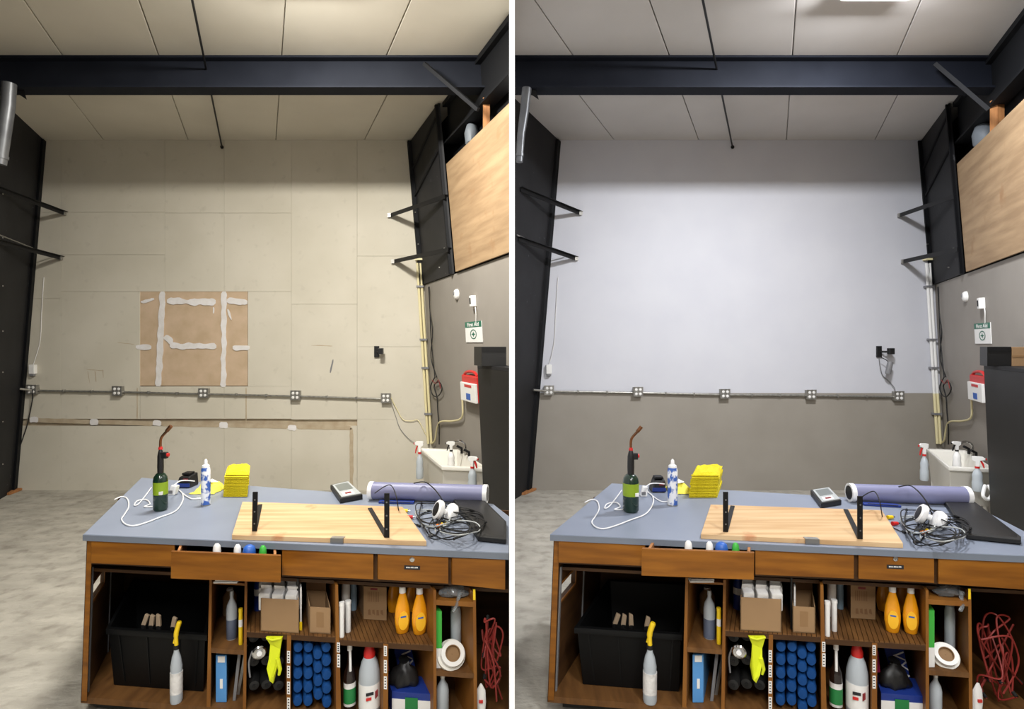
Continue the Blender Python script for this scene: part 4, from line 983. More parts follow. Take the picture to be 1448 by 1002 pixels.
    dp = [(0.55, 0), (0.78, 0.03), (0.98, 0.25), (1.0, 0.38), (0.9, 0.55), (0.62, 0.74), (0.42, 0.84), (0.38, 0.87)]
    for j, (x, b_) in enumerate(((1262, 0.09), (1288, 0.09), (1249, 0.3), (1277, 0.32))):
        t = bottle('detergent_bottle', x, b_, zc4, 823, 889 if b_ < .2 else 874, 24 if b_ < .2 else 21, 'detergent', ('front left', 'front right', 'back left', 'back right')[j]+' orange dish soap bottle on the upper shelf, %s' % BN, 'white', prof=dp, sy=0.55)
        t['group'] = 'orange dish soap bottles, %s' % BN
        p = stand(x, b_, zc4); h = hgt(823, 889 if b_ < .2 else 874, b_, x); r = rad(24, x, b_)
        if b_ < .2:
            vs = [V((0, -r*0.575, h*0.3))]+[V((math.cos(q)*r*.66, -r*0.565, h*(0.3+0.2*math.sin(q)))) for q in [2*math.pi*i/16 for i in range(16)]]
            vs += [v+V((0, 0.012, 0)) for v in vs[1:]]
            MB().add(vs, [(0, 1+i, 1+(i+1) % 16) for i in range(16)]+[(1+i, 17+i, 17+(i+1) % 16, 1+(i+1) % 16) for i in range(16)]).build('label', 'detergent_label', t)
            MB().box(-r*.35, r*.35, -r*.6, -r*.57, h*.37, h*.4).build('print', 'blue', t)
    # column 3 lower left: black rolls, headlamp, glove
    BLK = lambda r_, c_: 'black rolled cloth, %s column, %s row of the cubby, %s' % (('left', 'middle', 'right')[c_], ('bottom', 'middle', 'top')[r_], BN)
    g0 = None; rr_ = rad(19, 1056, 0.05)
    n_ = 0
    for row in range(3):
        for c_ in range(3):
            x = 1037+c_*18.6
            p = stand(x, 0.04+0.008*(c_ % 2), AZ(x, 968-row*34, 0.04)[1])
            if g0 is None:
                g0 = thing('black_roll', p, 'rolled black cloths packed in the cubby, %s' % BN, 'roll', 'rolled black cloths, %s' % BN, rz=RZ0)
                hr = hgt(0, 16, 0.05, 1050)
                MB().lathe([(rr_*0.2, -0.004), (rr_*0.8, 0.0), (rr_, 0.03), (rr_, 0.24), (rr_*.7, 0.25)], seg=16, sy=1.0, M_=Matrix.Rotation(-math.pi/2, 3, 'X'), c=(0, 0, 0)).build('roll', 'rubber', g0)
                MB().lathe([(rr_*0.3, -0.006), (rr_*0.32, 0.002)], seg=10, M_=Matrix.Rotation(-math.pi/2, 3, 'X')).build('core', 'black_metal', g0)
            else: dup(g0, p)['label'] = BLK(row, c_)
            if n_ == 0: g0['label'] = BLK(0, 0)
            n_ = 1
    zlow = AZ(1056, 980, 0.04)[1]
    t = thing('metal_headlamp', stand(1045, -0.004, AZ(1045, 921, -0.0)[1]), 'round silver lamp head above the black rolls, %s' % BN, 'lamp', rz=RZ0)
    mx = Matrix.Rotation(math.pi/2, 3, 'X')
    MB().lathe([(0.01, -0.06), (0.028, -0.03), (0.032, 0.0), (0.026, 0.006), (0.012, 0.002)], seg=20, M_=mx).build('reflector', 'chrome', t)
    MB().lathe([(0.009, 0.0), (0.012, 0.008)], seg=14, M_=mx).build('bulb', 'white_gloss', t)
    MB().tube(smooth_pts([(-0.03, 0.03, 0.0), (-0.045, 0.03, -0.05), (-0.04, 0.03, -0.12)]), 0.004, 6).build('cord', 'gray_paint', t)
    t = thing('yellow_glove', stand(1071, -0.002, AZ(1070, 897, 0)[1]), 'bright yellow-green glove drooping over the black rolls, %s' % BN, 'glove')
    ou = [(-0.05, 0.0), (0.035, 0.0), (0.022, -0.06), (0.018, -0.11), (0.0, -0.17), (-0.012, -0.215), (-0.028, -0.2), (-0.04, -0.14), (-0.034, -0.1), (-0.03, -0.04)]
    ou = [(x_*0.9, z_*1.0) for x_, z_ in ou]
    o = MB().hexa([(x_, -0.016-0.01*math.sin(z_*30), z_) for x_, z_ in ou], [(x_, -0.002, z_) for x_, z_ in ou]).build('palm', 'hi_vis', t, bev=0.004)
    MB().tube([(0.01, -0.012, -0.1), (0.022, -0.014, -0.15), (0.016, -0.012, -0.175)], [0.01, 0.009, 0.006], 8).build('finger', 'hi_vis', t)
    MB().tube([(-0.04, -0.014, -0.005), (-0.01, -0.02, -0.01), (0.03, -0.014, -0.004)], 0.005, 8).build('cuff', 'hi_vis', t)
    # blue rolls
    g0 = None
    bl2 = []
    cols = [(1104, 914, 19.0), (1119.8, 914, 19.0), (1133.8, 924, 19.0), (1146.8, 914, 19.5)]
    for ci, (x, y, st_) in enumerate(cols):
        for r_ in range(-1, 6):
            yy = y+r_*st_
            if yy > 1008 or yy < 896: continue
            p = stand(x+(yy-914)*(-0.01 if ci < 2 else 0.012), 0.03 if r_ >= 0 else 0.05, AZ(x, yy, 0.03)[1])
            if AZ(x, yy, 0.03)[1] < zb+0.02: continue
            if AZ(x, yy, 0.03)[1] > zc3-0.055: continue
            if g0 is None:
                g0 = thing('blue_roll', p, 'blue round tape rolls stacked end-on in the cubby, %s' % BN, 'roll', 'blue rolls in the cubby, %s' % BN, rz=RZ0)
                r0 = rad(14.6, 1125, 0.03)
                MB().lathe([(r0*0.2, -0.003), (r0*0.85, -0.002), (r0, 0.006), (r0, 0.2), (r0*.9, 0.205)], seg=18, sy=1.18, M_=Matrix.Rotation(-math.pi/2, 3, 'X')).build('roll', 'roll_blue', g0)
            else: nr = dup(g0, p)
            bl2.append((ci, yy))
            lbl = 'blue round tape roll, %s column from the left, %s from the top, %s' % (('first', 'second', 'third', 'fourth')[ci], ('first', 'second', 'third', 'fourth', 'fifth', 'sixth', 'seventh')[len([1 for c2, _ in bl2 if c2 == ci])-1], BN)
            (g0 if len(bl2) == 1 else nr)['label'] = lbl
    # column 4 lower left: dark bottle and red-capped jug
    t = bottle('dark_bottle', 1182, 0.06, zb, 908, 1012, 19, 'dark_bottle', 'dark brown bottle with white and green label, %s' % BN, 'white', prof=[(0.9, 0), (1, 0.02), (1, 0.5), (0.9, 0.58), (0.42, 0.7), (0.36, 0.8), (0.36, 0.9)], lab=('packet', 0.1, 0.44))
    r = rad(19, 1182, 0.06); h = AZ(1182, 908, 0.06)[1]-zb
    MB().lathe([(r*1.03, h*0.14), (r*1.03, h*0.36)], seg=18).build('label', 'green', t)
    MB().tube([(0, -r*.4, h*.9), (0, -r*.7, h*.75), (0, -r*.8, h*.62)], 0.006, 8).build('spout', 'white', t)
    t = bottle('red_cap_jug', 1212, 0.06, zb, 908, 1012, 33, 'cloudy', 'large clear jug with red cap and white label, %s' % BN, None, prof=[(0.95, 0), (1, 0.02), (1, 0.5), (0.96, 0.6), (0.75, 0.74), (0.5, 0.82), (0.45, 0.84)], lab=('white', 0.1, 0.46), cat='jug')
    r = rad(33, 1212, 0.06); h = AZ(1212, 908, 0.06)[1]-zb
    MB().lathe([(r*0.52, h*0.8), (r*0.54, h*0.87), (r*0.45, h*0.92), (r*0.34, h*1.0)], seg=18).build('cap', 'red', t)
    MB().box(-r*.5, r*.2, -r*1.06, -r*1.0, h*.33, h*.37).build('print', 'ink', t); MB().box(-r*.5, 0, -r*1.06, -r*1.0, h*.26, h*.3).build('print', 'red', t)
    MB().hexa([(r*.35, -r*1.04, h*.26), (r*.6, -r*1.04, h*.3), (r*.6, -r*1.04, h*.38), (r*.35, -r*1.04, h*.36)], [(r*.35, -r*.8, h*.26), (r*.6, -r*.7, h*.3), (r*.6, -r*.7, h*.38), (r*.35, -r*.8, h*.36)]).build('print', 'dark_red', t)
    # column 4 lower right: glove boxes and black bag
    t, a0_, a1_ = carton('glove_box', 1246, 1305, 0.05, 0.19, zb, hgt(985, 1012, 0.05, 1270)+0.02, 'deep_blue', 'blue and white glove box lying at the cubby front, %s' % BN)
    hh = hgt(985, 1012, 0.05, 1270)+0.02
    MB().hexa([Wp(a0_, 0.048, zb+hh*.05), Wp(a1_, 0.048, zb+hh*.05), Wp(a1_, 0.048, zb+hh*.7), Wp(a0_, 0.048, zb+hh*.7)], [Wp(a0_, 0.05, zb+hh*.05), Wp(a1_, 0.05, zb+hh*.05), Wp(a1_, 0.05, zb+hh*.7), Wp(a0_, 0.05, zb+hh*.7)]).build('white_band', 'white', t, world=True)
    am = (a0_+a1_)/2
    MB().hexa([Wp(am-.03, 0.046, zb+hh*.3), Wp(am+.03, 0.046, zb+hh*.3), Wp(am+.03, 0.046, zb+hh*.8), Wp(am-.03, 0.046, zb+hh*.8)], [Wp(am-.03, 0.048, zb+hh*.3), Wp(am+.03, 0.048, zb+hh*.3), Wp(am+.03, 0.048, zb+hh*.8), Wp(am-.03, 0.048, zb+hh*.8)]).build('print', 'green', t, world=True)
    # tall blue carton leaning behind
    A_ = [Wp(am+0.01, 0.2, zb+.002), Wp(a1_+0.0, 0.2, zb+.002), Wp(a1_-0.05, 0.22, zb+0.25), Wp(am-0.05, 0.22, zb+0.25)]
    t = thing('blue_carton', Wp(am+.04, 0.2, zb), 'deep blue carton with white letters leaning behind the black bag, %s' % BN, 'box')
    MB().hexa(A_, [p+e2*0.06 for p in A_]).build('body', 'deep_blue', t, world=True)
    xd_ = (A_[3]-A_[0]).normalized()
    text_mesh('lettering', 'VYA', 0.075, t, A_[0].lerp(A_[2], 0.6)+V((0, -0.004, 0)), -xd_, (A_[1]-A_[0]).normalized(), 'white')
    A_ = [Wp(a0_-0.0, 0.2, zb+.002), Wp(am-0.05, 0.2, zb+.002), Wp(am-0.08, 0.22, zb+0.25), Wp(a0_, 0.22, zb+0.25)]
    t = thing('black_carton', Wp(a0_+.03, 0.2, zb), 'black carton with pink stripe beside the blue carton, %s' % BN, 'box')
    MB().hexa(A_, [p+e2*0.06 for p in A_]).build('body', 'black_plastic', t, world=True)
    B_ = [A_[0].lerp(A_[1], .6).lerp(A_[3].lerp(A_[2], .6), f_) for f_ in (.45, .85)]
    MB().hexa([B_[0]+V((-.008, -.004, 0)), B_[0]+V((.008, -.004, 0)), B_[1]+V((.008, -.004, 0)), B_[1]+V((-.008, -.004, 0))], [B_[0]+V((-.008, 0.004, 0)), B_[0]+V((.008, 0.004, 0)), B_[1]+V((.008, 0.004, 0)), B_[1]+V((-.008, 0.004, 0))]).build('stripe', 'pink', t, world=True)
    zz = zb+hh
    t = thing('black_bag', Wp(am-0.018, 0.115, zz), 'crumpled black plastic bag on top of the glove box, %s' % BN, 'bag')
    mb = MB().lathe([(0.055, 0.0), (0.068, 0.02), (0.064, 0.045), (0.05, 0.07), (0.032, 0.09), (0.018, 0.11), (0.026, 0.122)], seg=26, sy=0.62)
    o = mb.build('bag', 'black_plastic', t); rumple(o, 0.016, 34, 3)
    MB().tube([(-0.02, 0, 0.104), (0.0, -0.014, 0.105), (0.02, 0, 0.104), (0, 0.014, 0.104), (-0.02, 0, 0.104)], 0.004, 6).build('tie', 'rubber', t)
    # column 5
    bb5 = 0.05 if B == 'L' else 0.08
    t = thing('plastic_bag', stand(1341, 0.06, zc5t), 'crumpled clear plastic bag on the small upper shelf, %s' % BN, 'bag')
    o = MB().lathe([(0.055, 0.0), (0.07, 0.015), (0.06, 0.035), (0.04, 0.05), (0.01, 0.058)], seg=26, sy=0.6).build('bag', 'clear', t); rumple(o, 0.014, 30, 1)
    MB().tube(smooth_pts([(0.03, -0.035, 0.03), (0.02, -0.05, 0.0), (0.015, -0.062, -0.02), (0.0, -0.066, -0.045)]), [0.012, 0.012]+[0.008]*16+[0.003], 6).build('loose_end', 'clear', t)
    t = thing('green_box', stand(1317.5, 0.02, zc5), 'narrow green and white box by the divider, %s' % BN, 'box')
    hh = hgt(865, 946, 0.02, 1317)
    sq = lambda w_: [(-w_, 0), (w_, 0), (w_+k*.08, .08), (-w_+k*.08, .08)]
    MB().prism(sq(.013), hh*0.35, hh).build('box', 'bright_green', t, bev=0.002)
    MB().prism(sq(.014), 0.001, hh*0.35).build('white_end', 'white', t, bev=0.002)
    bottle('glass_jar', 1343, 0.14, zc5, 856, 938, 16, 'cloudy', 'tall cloudy glass jar behind the tape roll, %s' % BN, 'gray_paint', prof=[(0.9, 0), (1, 0.02), (1, 0.75), (0.8, 0.85)], cat='jar')
    t = thing('tape_roll', stand(1339, 0.04, zc5), 'wide white tape roll resting tilted on the small shelf, %s' % BN, 'tape', rz=RZ0)
    rr_ = rad(36, 1338, 0.05)
    mr = Matrix.Rotation(math.radians(52), 3, 'X') @ Matrix.Rotation(0, 3, 'Z')
    cpt = V((-0.004, 0.0, rr_*1.15))
    def ringm(r0, r1, h0, h1):
        mb = MB(); vs = []; fs = []; n = 28
        for rr2, z2 in ((r0, h0), (r1, h0), (r1, h1), (r0, h1)):
            for i in range(n):
                q = 2*math.pi*i/n; vs.append(mr @ V((rr2*math.cos(q), rr2*math.sin(q), z2))+cpt)
        for a2 in range(4):
            for i in range(n): fs.append((a2*n+i, a2*n+(i+1) % n, ((a2+1) % 4)*n+(i+1) % n, ((a2+1) % 4)*n+i))
        return mb.add(vs, fs)
    ringm(rr_*0.66, rr_*1.0, -0.015, 0.012).build('tape', 'white', t)
    ringm(rr_*0.60, rr_*0.66, -0.016, 0.010).build('core', 'tape_core', t)
    ringm(rr_*0.66, rr_*1.22, -0.036, -0.018).build('backing_disc', 'sink_white', t)
    ringm(rr_*0.02, rr_*0.62, -0.012, -0.006).build('centre_disc', 'tape_core', t)
    bottle('clear_bottle', 1323, 0.06, zb, 950, 1020, 19, 'cloudy', 'clear bottle in the bottom cubby below the tape roll, %s' % BN, 'white')
    # column 6: red cables in the dark
    for j in range(6):
        pts = []
        for i in range(7):
            x = (1380+random.random()*66); y = 872+random.random()*120
            b_ = 0.1+0.12*random.random()
            if B == 'L': x = 1382+random.random()*33; b_ = 0.04+0.08*random.random()
            a_, z_ = AZ(x, y, b_); pts.append(Wp(a_, b_, max(z_, zb+0.015)))
        t = thing('red_cable', pts[0], 'loops of red cable tangled in the dark right cubby, %s' % BN, 'cable', 'tangled red cables, %s' % BN)
        MB().tube(smooth_pts(pts, 8), 0.004, 6).build('cable', 'cable_red', t, world=True)
        MB().tube([pts[-1], pts[-1]+V((0, 0.02, 0.01))], 0.008, 8).build('plug', 'rubber', t, world=True)
    t = thing('crumpled_wrapper', stand(1381 if B == 'L' else 1382, 0.03, AZ(1382, 990, 0.03)[1]), 'white crumpled wrapper with red marks at the cable cubby edge, %s' % BN, 'wrapper')
    wb = AZ(1382, 990, .03)[1]-zb
    o = MB().lathe([(0.01, -wb+.002), (0.017, -wb*.5), (0.022, 0.0), (0.019, 0.05), (0.006, 0.08)], seg=12, sy=0.5).build('wrapper', 'white', t); rumple(o, 0.006, 40, 2)
    MB().box(-0.008, 0.01, -0.016, -0.01, 0.0, 0.012).build('print', 'red', t)

    # ================================================================ on the worktop
    off = (lambda l, r: l) if B == 'L' else (lambda l, r: r)
    # propane torch
    p = T(*off((227, 721), (892, 723))); sc = off(1.0, 1.0)
    t = thing('propane_torch', p, 'dark green gas torch with lime label and copper nozzle, %s' % BN, 'torch')
    r = wid(off(22, 23), p.y, off(227, 892))/2; 
    MB().lathe([(r*0.8, 0), (r, 0.012), (r, 0.165), (r*0.9, 0.185), (r*0.6, 0.202), (r*0.3, 0.208)], seg=28).build('cylinder', 'tank_green', t)
    lb = MB().lathe([(r*1.01, 0.09), (r*1.01, 0.158)], seg=28).build('label', 'lime', t)
    MB().box(r*0.35, r*0.8, -r*1.0, -r*0.7, 0.093, 0.11).build('barcode', 'white', lb)
    MB().lathe([(r*0.42, 0.205), (r*0.45, 0.24), (r*0.42, 0.3), (r*0.3, 0.325), (r*0.2, 0.335)], seg=16).build('head', 'black_plastic', t)
    MB().box(0.0, 0.038, -0.012, 0.012, 0.285, 0.32).build('igniter', 'black_plastic', t, bev=0.004)
    MB().lathe([(0.011, 0), (0.01, 0.008)], seg=12, M_=Matrix.Rotation(math.pi/2, 3, 'Y'), c=(0.038, 0, 0.305)).build('trigger_button', 'red', t)
    MB().tube(smooth_pts([(0, 0, 0.33), (0, 0, 0.38), (0.008, 0, 0.405), (0.03, 0, 0.43)])+[V((0.05, 0, 0.455))], [0.007]*19+[0.008], 10).build('nozzle_tube', 'copper', t)
    MB().tube([(0.035, 0, 0.436), (0.058, 0, 0.464)], 0.0105, 12).build('burner_tip', 'copper', t)
    MB().lathe([(0.012, 0.335), (0.009, 0.35)], seg=12).build('nozzle_nut', 'red', t)
    # aerosol can
    p = T(*off((291, 714), (951, 714)))
    t = thing('aerosol_can', p, 'white and blue aerosol can with white nozzle standing on the worktop, %s' % BN, 'can')
    r = wid(off(14, 14.5), p.y, off(291, 951))/2
    MB().lathe([(r*0.95, 0), (r, 0.004), (r, 0.2), (r*0.85, 0.215)], seg=24).build('can', 'can_blue', t)
    MB().lathe([(r*1.02, 0.0), (r*1.02, 0.006)], seg=24).build('rim', 'galv', t)
    MB().lathe([(r*0.86, 0.214), (r*0.8, 0.226), (r*0.4, 0.234), (r*0.33, 0.255), (r*0.15, 0.262)], seg=18).build('nozzle', 'white_gloss', t)
    # folded yellow towels, each its own
    p0 = T(*off((331, 703), (995, 704))); w_ = wid(off(38, 42), p0.y, off(331, 995)); tw = None
    ORD = ['first', 'second', 'third', 'fourth', 'fifth', 'sixth', 'seventh']
    TL = ['%s folded yellow towel from the bottom of the stack, %s' % (o_, BN) for o_ in ['bottommost']+ORD[1:]]
    TL[0] = 'bottommost folded yellow towel of the stack on the worktop, %s' % BN
    for i in range(7):
        p = p0+V((0.002*i+random.uniform(-.002, .002), 0.14+random.uniform(-.003, .003), 0.0178*i))
        if tw is None:
            tw = thing('folded_towel', p, 'folded yellow towels stacked on the worktop, %s' % BN, 'towel', 'folded yellow towels, %s' % BN)
            hw = w_/2; sh = k*0.28; prof = []
            for q in range(2):
                z0_ = 0.0088*q
                pr = [(-0.128, z0_+.0006), (-0.134, z0_+.003), (-0.134, z0_+.0062), (-0.128, z0_+.0086), (0.15, z0_+.0086), (0.15, z0_+.0006)]
                f_ = lambda x_: [V((x_+k*(y_+.13), y_, z_)) for y_, z_ in pr]
                MB().hexa(f_(-hw), f_(hw)).build('fold', 'yellow_cloth', tw)
        else: dup(tw, p, 0.03*random.uniform(-1, 1))['label'] = TL[i]
        if i == 0: tw['label'] = TL[0]
    # rumpled top towel
    p = p0+V((0.013, 0.14, 0.0178*7))
    t = thing('rumpled_towel', p, 'rumpled yellow towel topping the folded towel stack, %s' % BN, 'towel', None)
    g = MB(); n = 14; vs = []; fs = []
    for i in range(n+1):
        for j in range(n+1):
            x_ = (-0.5+i/n)*w_*0.98; y_ = -0.125+0.275*j/n; ed = min(i, n-i, j, n-j)/2.0
            z_ = 0.016+0.014*noise.noise(V((x_*22, y_*16, 3)))+0.006*noise.noise(V((x_*60, y_*50, 5)))
            if ed < 0.4: z_ = 0.003
            vs.append((x_+k*(y_+.125), y_, max(z_, 0.003)))
    for i in range(n):
        for j in range(n): a_ = i*(n+1)+j; fs.append((a_, a_+1, a_+n+2, a_+n+1))
    g.add(vs, fs).build('cloth', 'yellow_cloth', t); 
    MB().tube([V(vs[i*(n+1)])+V((0, 0, 0.004)) for i in range(n+1)], 0.005, 6).build('hem', 'yellow_cloth', t)
    # battery charger, crumpled rag, plug and white cable
    p = T(*off((264, 688), (930, 694)))
    t = thing('tool_battery', p, 'black cordless tool battery with red detail by the rag, %s' % BN, 'battery')
    MB().hexa([(-0.045, -0.04, 0.001), (0.042, -0.04, 0.001), (0.04, -0.035, 0.07), (-0.03, -0.035, 0.07)], [(-0.045, 0.06, 0.001), (0.045, 0.06, 0.001), (0.045, 0.05, 0.085), (-0.02, 0.05, 0.085)]).build('case', 'black_plastic', t, bev=0.008)
    MB().box(-0.043, 0.041, -0.044, -0.036, 0.008, 0.03).build('blue_band', 'deep_blue', t, bev=0.002)
    MB().box(0.0, 0.03, -0.04, -0.034, 0.045, 0.06).build('red_badge', 'dark_red', t)
    MB().box(-0.02, 0.03, -0.02, 0.04, 0.08, 0.092).build('terminal', 'black_metal', t, bev=0.003)
    p = T(*off((288, 697), (962, 697)))
    t = thing('crumpled_rag', p, 'crumpled pale yellow and white rag behind the aerosol can, %s' % BN, 'rag')
    n = 16; vs = []; fs = []
    for i in range(n+1):
        for j in range(n+1):
            x_ = (-0.5+i/n)*0.15; y_ = (-0.5+j/n)*0.18+0.06; e_ = max(0, 1-((x_/0.075)**2+((y_-.06)/0.09)**2))
            z_ = 0.002+e_**0.6*(0.045+0.04*noise.noise(V((x_*26, y_*26, 1+K[B]))))+0.006*abs(noise.noise(V((x_*70, y_*70, 2))))
            vs.append((x_+0.02*noise.noise(V((x_*20, y_*20, 7))), y_, z_))
    for i in range(n):
        for j in range(n): a_ = i*(n+1)+j; fs.append((a_, a_+1, a_+n+2, a_+n+1))
    MB().add(vs, fs).build('cloth', 'pale_yellow', t)
    MB().add([(-0.01, 0.02, 0.055), (0.03, 0.03, 0.06), (0.05, 0.08, 0.05), (0.01, 0.08, 0.07)], [(0, 1, 2, 3)]).build('paper_scrap', 'white', t)
    p = T(*off((244, 699), (909, 701)))
    t = thing('white_plug', p, 'white plug block behind the torch with its cable, %s' % BN, 'plug')
    MB().hexa([(-0.018, -0.02, 0.001), (0.022, -0.02, 0.001), (0.03, -0.012, 0.055), (-0.004, -0.012, 0.06)], [(-0.018, 0.02, 0.001), (0.022, 0.02, 0.001), (0.035, 0.02, 0.055), (0.0, 0.02, 0.06)]).build('body', 'white_gloss', t, bev=0.006)
    MB().box(-0.012, 0.012, -0.024, -0.02, 0.012, 0.03).build('socket', 'gray_paint', t)
    dx_ = off(0, 665); dy = off(0, 4)
    cp = [(162, 706), (172, 702), (180, 705), (182, 716), (176, 727), (172, 734), (178, 741), (190, 743), (208, 738), (226, 731), (245, 724), (254, 716), (259, 705), (257, 696), (250, 691)]
    t = thing('white_cable', T(cp[0][0]+dx_, cp[0][1]+dy), 'white cable looping round the torch on the worktop, %s' % BN, 'cable')
    R_ = lambda c, z=0.006: [onz(x+dx_, y+dy, TZ+z) for x, y in c]
    MB().tube(smooth_pts(R_(cp)), 0.0036, 6).build('cable', 'white_gloss', t, world=True)
    MB().tube(smooth_pts(R_([(214, 689), (206, 700), (196, 712), (190, 714), (194, 708), (206, 706), (212, 712), (204, 716)])+R_([(216, 716)])), 0.0036, 6).build('cable', 'white_gloss', t, world=True)
    MB().tube(smooth_pts(R_([(250, 690), (262, 700), (272, 705), (284, 704)])), 0.0036, 6).build('cable', 'white_gloss', t, world=True)
    MB().tube(smooth_pts(R_([(246, 686), (254, 680), (264, 679), (275, 680)], 0.08)), 0.0035, 6).build('cable', 'white_gloss', t, world=True)
    # handheld meter
    q = [T(*c) for c in off([(481, 712), (513, 706), (492, 686), (467, 692)], [(1161, 719), (1190, 714), (1172, 695), (1146, 699)])]
    cen = sum(q, V((0, 0, 0)))/4
    t = thing('handheld_meter', cen, 'grey handheld meter with dark screen lying on the worktop, %s' % BN, 'meter')
    MB().hexa([v+V((0, 0, 0.001)) for v in q], [v+V((0, 0, 0.03)) for v in q]).build('case', 'black_plastic', t, bev=0.005, world=True)
    ins = lambda f0, f1, g0_, g1_, z: [q[0].lerp(q[1], f).lerp(q[3].lerp(q[2], f), g)+V((0, 0, z)) for f, g in ((f0, g0_), (f1, g0_), (f1, g1_), (f0, g1_))]
    a = ins(.08, .96, .05, .93, .03); fp = MB().hexa(a, [v+V((0, 0, .004)) for v in a]).build('face_plate', 'device_grey', t, world=True)
    a = ins(.18, .86, .42, .86, .034); MB().hexa(a, [v+V((0, 0, .001)) for v in a]).build('screen', 'screen_grey', fp, world=True)
    a = ins(.2, .7, .1, .3, .034); MB().hexa(a, [v+V((0, 0, .002)) for v in a]).build('card', 'white', fp, world=True)
    a = ins(.32, .6, .15, .25, .036); MB().hexa(a, [v+V((0, 0, .001)) for v in a]).build('red_mark', 'dark_red', fp, world=True)
    # lavender roll
    ra = 0.05
    xa, xb = off((524, 686), (1208, 1372))
    ya, yb = off((708, 713), (711, 716))
    A0 = T(xa, ya); A1 = T(xb, yb); A0 = A0+V((0, 0.03, ra+.003)); A1 = A1+V((0, 0.03, ra+.003))
    dxn = (A1-A0).normalized()
    t = thing('poster_roll', V((A0.x, A0.y, TZ)), 'lavender rolled sheet with white end rings lying across the worktop, %s' % BN, 'roll')
    MB().tube([A0, A1], ra, 32).build('roll', 'roll_lavender', t, world=True)
    for e_, s_ in ((A0, -1), (A1, 1)):
        MB().tube([e_+dxn*s_*-0.012, e_+dxn*s_*0.012], ra+0.003, 32).build('end_ring', 'white_gloss', t, world=True)
        MB().tube([e_+dxn*s_*0.0121, e_+dxn*s_*0.0135], ra*0.8, 24).build('end_hole', 'black_plastic', t, world=True)
    # pine board
    c4 = off([(328, 756), (603, 765), (569, 716), (343, 709)], [(991, 755), (1277, 768), (1247, 721), (1005, 713)])
    bz = 0.022
    q = [onz(x, y, TZ+bz) for x, y in c4]
    t = thing('pine_board', V((q[0].x, q[0].y, TZ)), 'pale knotty pine board lying at the front of the worktop, %s' % BN, 'board')
    MB().hexa([V((v.x, v.y, TZ+.0005)) for v in q], [V((v.x, v.y, TZ+bz)) for v in q]).build('board', 'pine', t, bev=0.001, world=True)
    m_ = off(0.55, 0.56)
    c_ = q[0].lerp(q[1], m_)
    t2 = thing('metal_clip', V((c_.x, c_.y, TZ)), 'small silver metal clip at the pine board front edge, %s' % BN, 'clip')
    dd_ = (q[1]-q[0]).normalized()
    nn_ = V((dd_.y, -dd_.x, 0)); c0 = V((c_.x, c_.y, TZ+.0005))
    A_ = [c0-dd_*0.03+nn_*0.001, c0+dd_*0.03+nn_*0.001, c0+dd_*0.03+nn_*0.001+V((0, 0, bz+.002)), c0-dd_*0.03+nn_*0.001+V((0, 0, bz+.002))]
    MB().hexa(A_, [v+nn_*0.008 for v in A_]).build('plate', 'grey_metal', t2, world=True)
    A_ = [v+V((0, 0, bz+.0005)) for v in (c0-dd_*0.03+nn_*0.009, c0+dd_*0.03+nn_*0.009, c0+dd_*0.03-nn_*0.02, c0-dd_*0.03-nn_*0.02)]
    MB().hexa(A_, [v+V((0, 0, 0.003)) for v in A_]).build('tongue', 'galv', t2, world=True)
    # black shelf brackets standing on the board
    def bracket(base, toppx, armpx, label):
        pb = onz(base[0], base[1], TZ+bz)
        t = thing('shelf_bracket', pb, label, 'bracket', 'black shelf brackets on the board, %s' % BN)
        tp_ = at(toppx[0], toppx[1], pb.y)-pb
        s_ = 0.012
        MB().hexa([(-s_, -0.003, 0.001), (s_, -0.003, 0.001), (s_+tp_.x, -0.003, tp_.z), (-s_+tp_.x, -0.003, tp_.z)], [(-s_, 0.003, 0.001), (s_, 0.003, 0.001), (s_+tp_.x, 0.003, tp_.z), (-s_+tp_.x, 0.003, tp_.z)]).build('upright', 'black_metal', t, bev=0.0015)
        for f_ in (0.2, 0.5, 0.8):
            MB().lathe([(0.004, 0), (0.004, 0.0012)], seg=10, M_=Matrix.Rotation(math.pi/2, 3, 'X'), c=V((0, -0.003, 0))+tp_*f_).build('screw_hole', 'grey_metal', t)
        a_ = onz(armpx[0], armpx[1], TZ+bz)-pb
        nd = V((-a_.y, a_.x, 0)).normalized()*0.011
        MB().hexa([-nd+V((0, 0, .001)), nd+V((0, 0, .001)), a_+nd+V((0, 0, .001)), a_-nd+V((0, 0, .001))], [-nd+V((0, 0, .006)), nd+V((0, 0, .006)), a_+nd+V((0, 0, .006)), a_-nd+V((0, 0, .006))]).build('foot_arm', 'black_metal', t, bev=0.001)
        return t
    if B == 'L':
        bracket((360, 751), (361, 695), (368, 714), 'left black metal bracket standing on the left-hand pine board')
        bracket((547, 760), (547, 697), (523, 719), 'right black metal bracket standing on the left-hand pine board')
    else:
        bracket((1026, 752), (1026, 695), (1036, 716), 'left black metal bracket standing on the right-hand pine board')
        bracket((1216, 762), (1216, 701), (1196, 721), 'right black metal bracket standing on the right-hand pine board')
    # black flat recorder on the right of the worktop
    if B == 'L': c4 = [(676, 766), (716, 770), (716, 744), (684, 712), (640, 710)]
    else: c4 = [(1367, 763), (1444, 771), (1444, 766), (1378, 715), (1335, 714)]
    q = [T(x, y) for x, y in c4]
    if B == 'L':
        for v in q: v.x = min(v.x, -0.02)
    t = thing('black_recorder', sum(q, V((0, 0, 0)))/len(q), 'flat black recorder box on the right end of the worktop, %s' % BN, 'recorder')
    MB().hexa([v+V((0, 0, .004)) for v in q], [v+V((0, 0, .026)) for v in q]).build('case', 'rubber', t, bev=0.004, world=True)
    cq = sum(q, V((0, 0, 0)))/len(q)
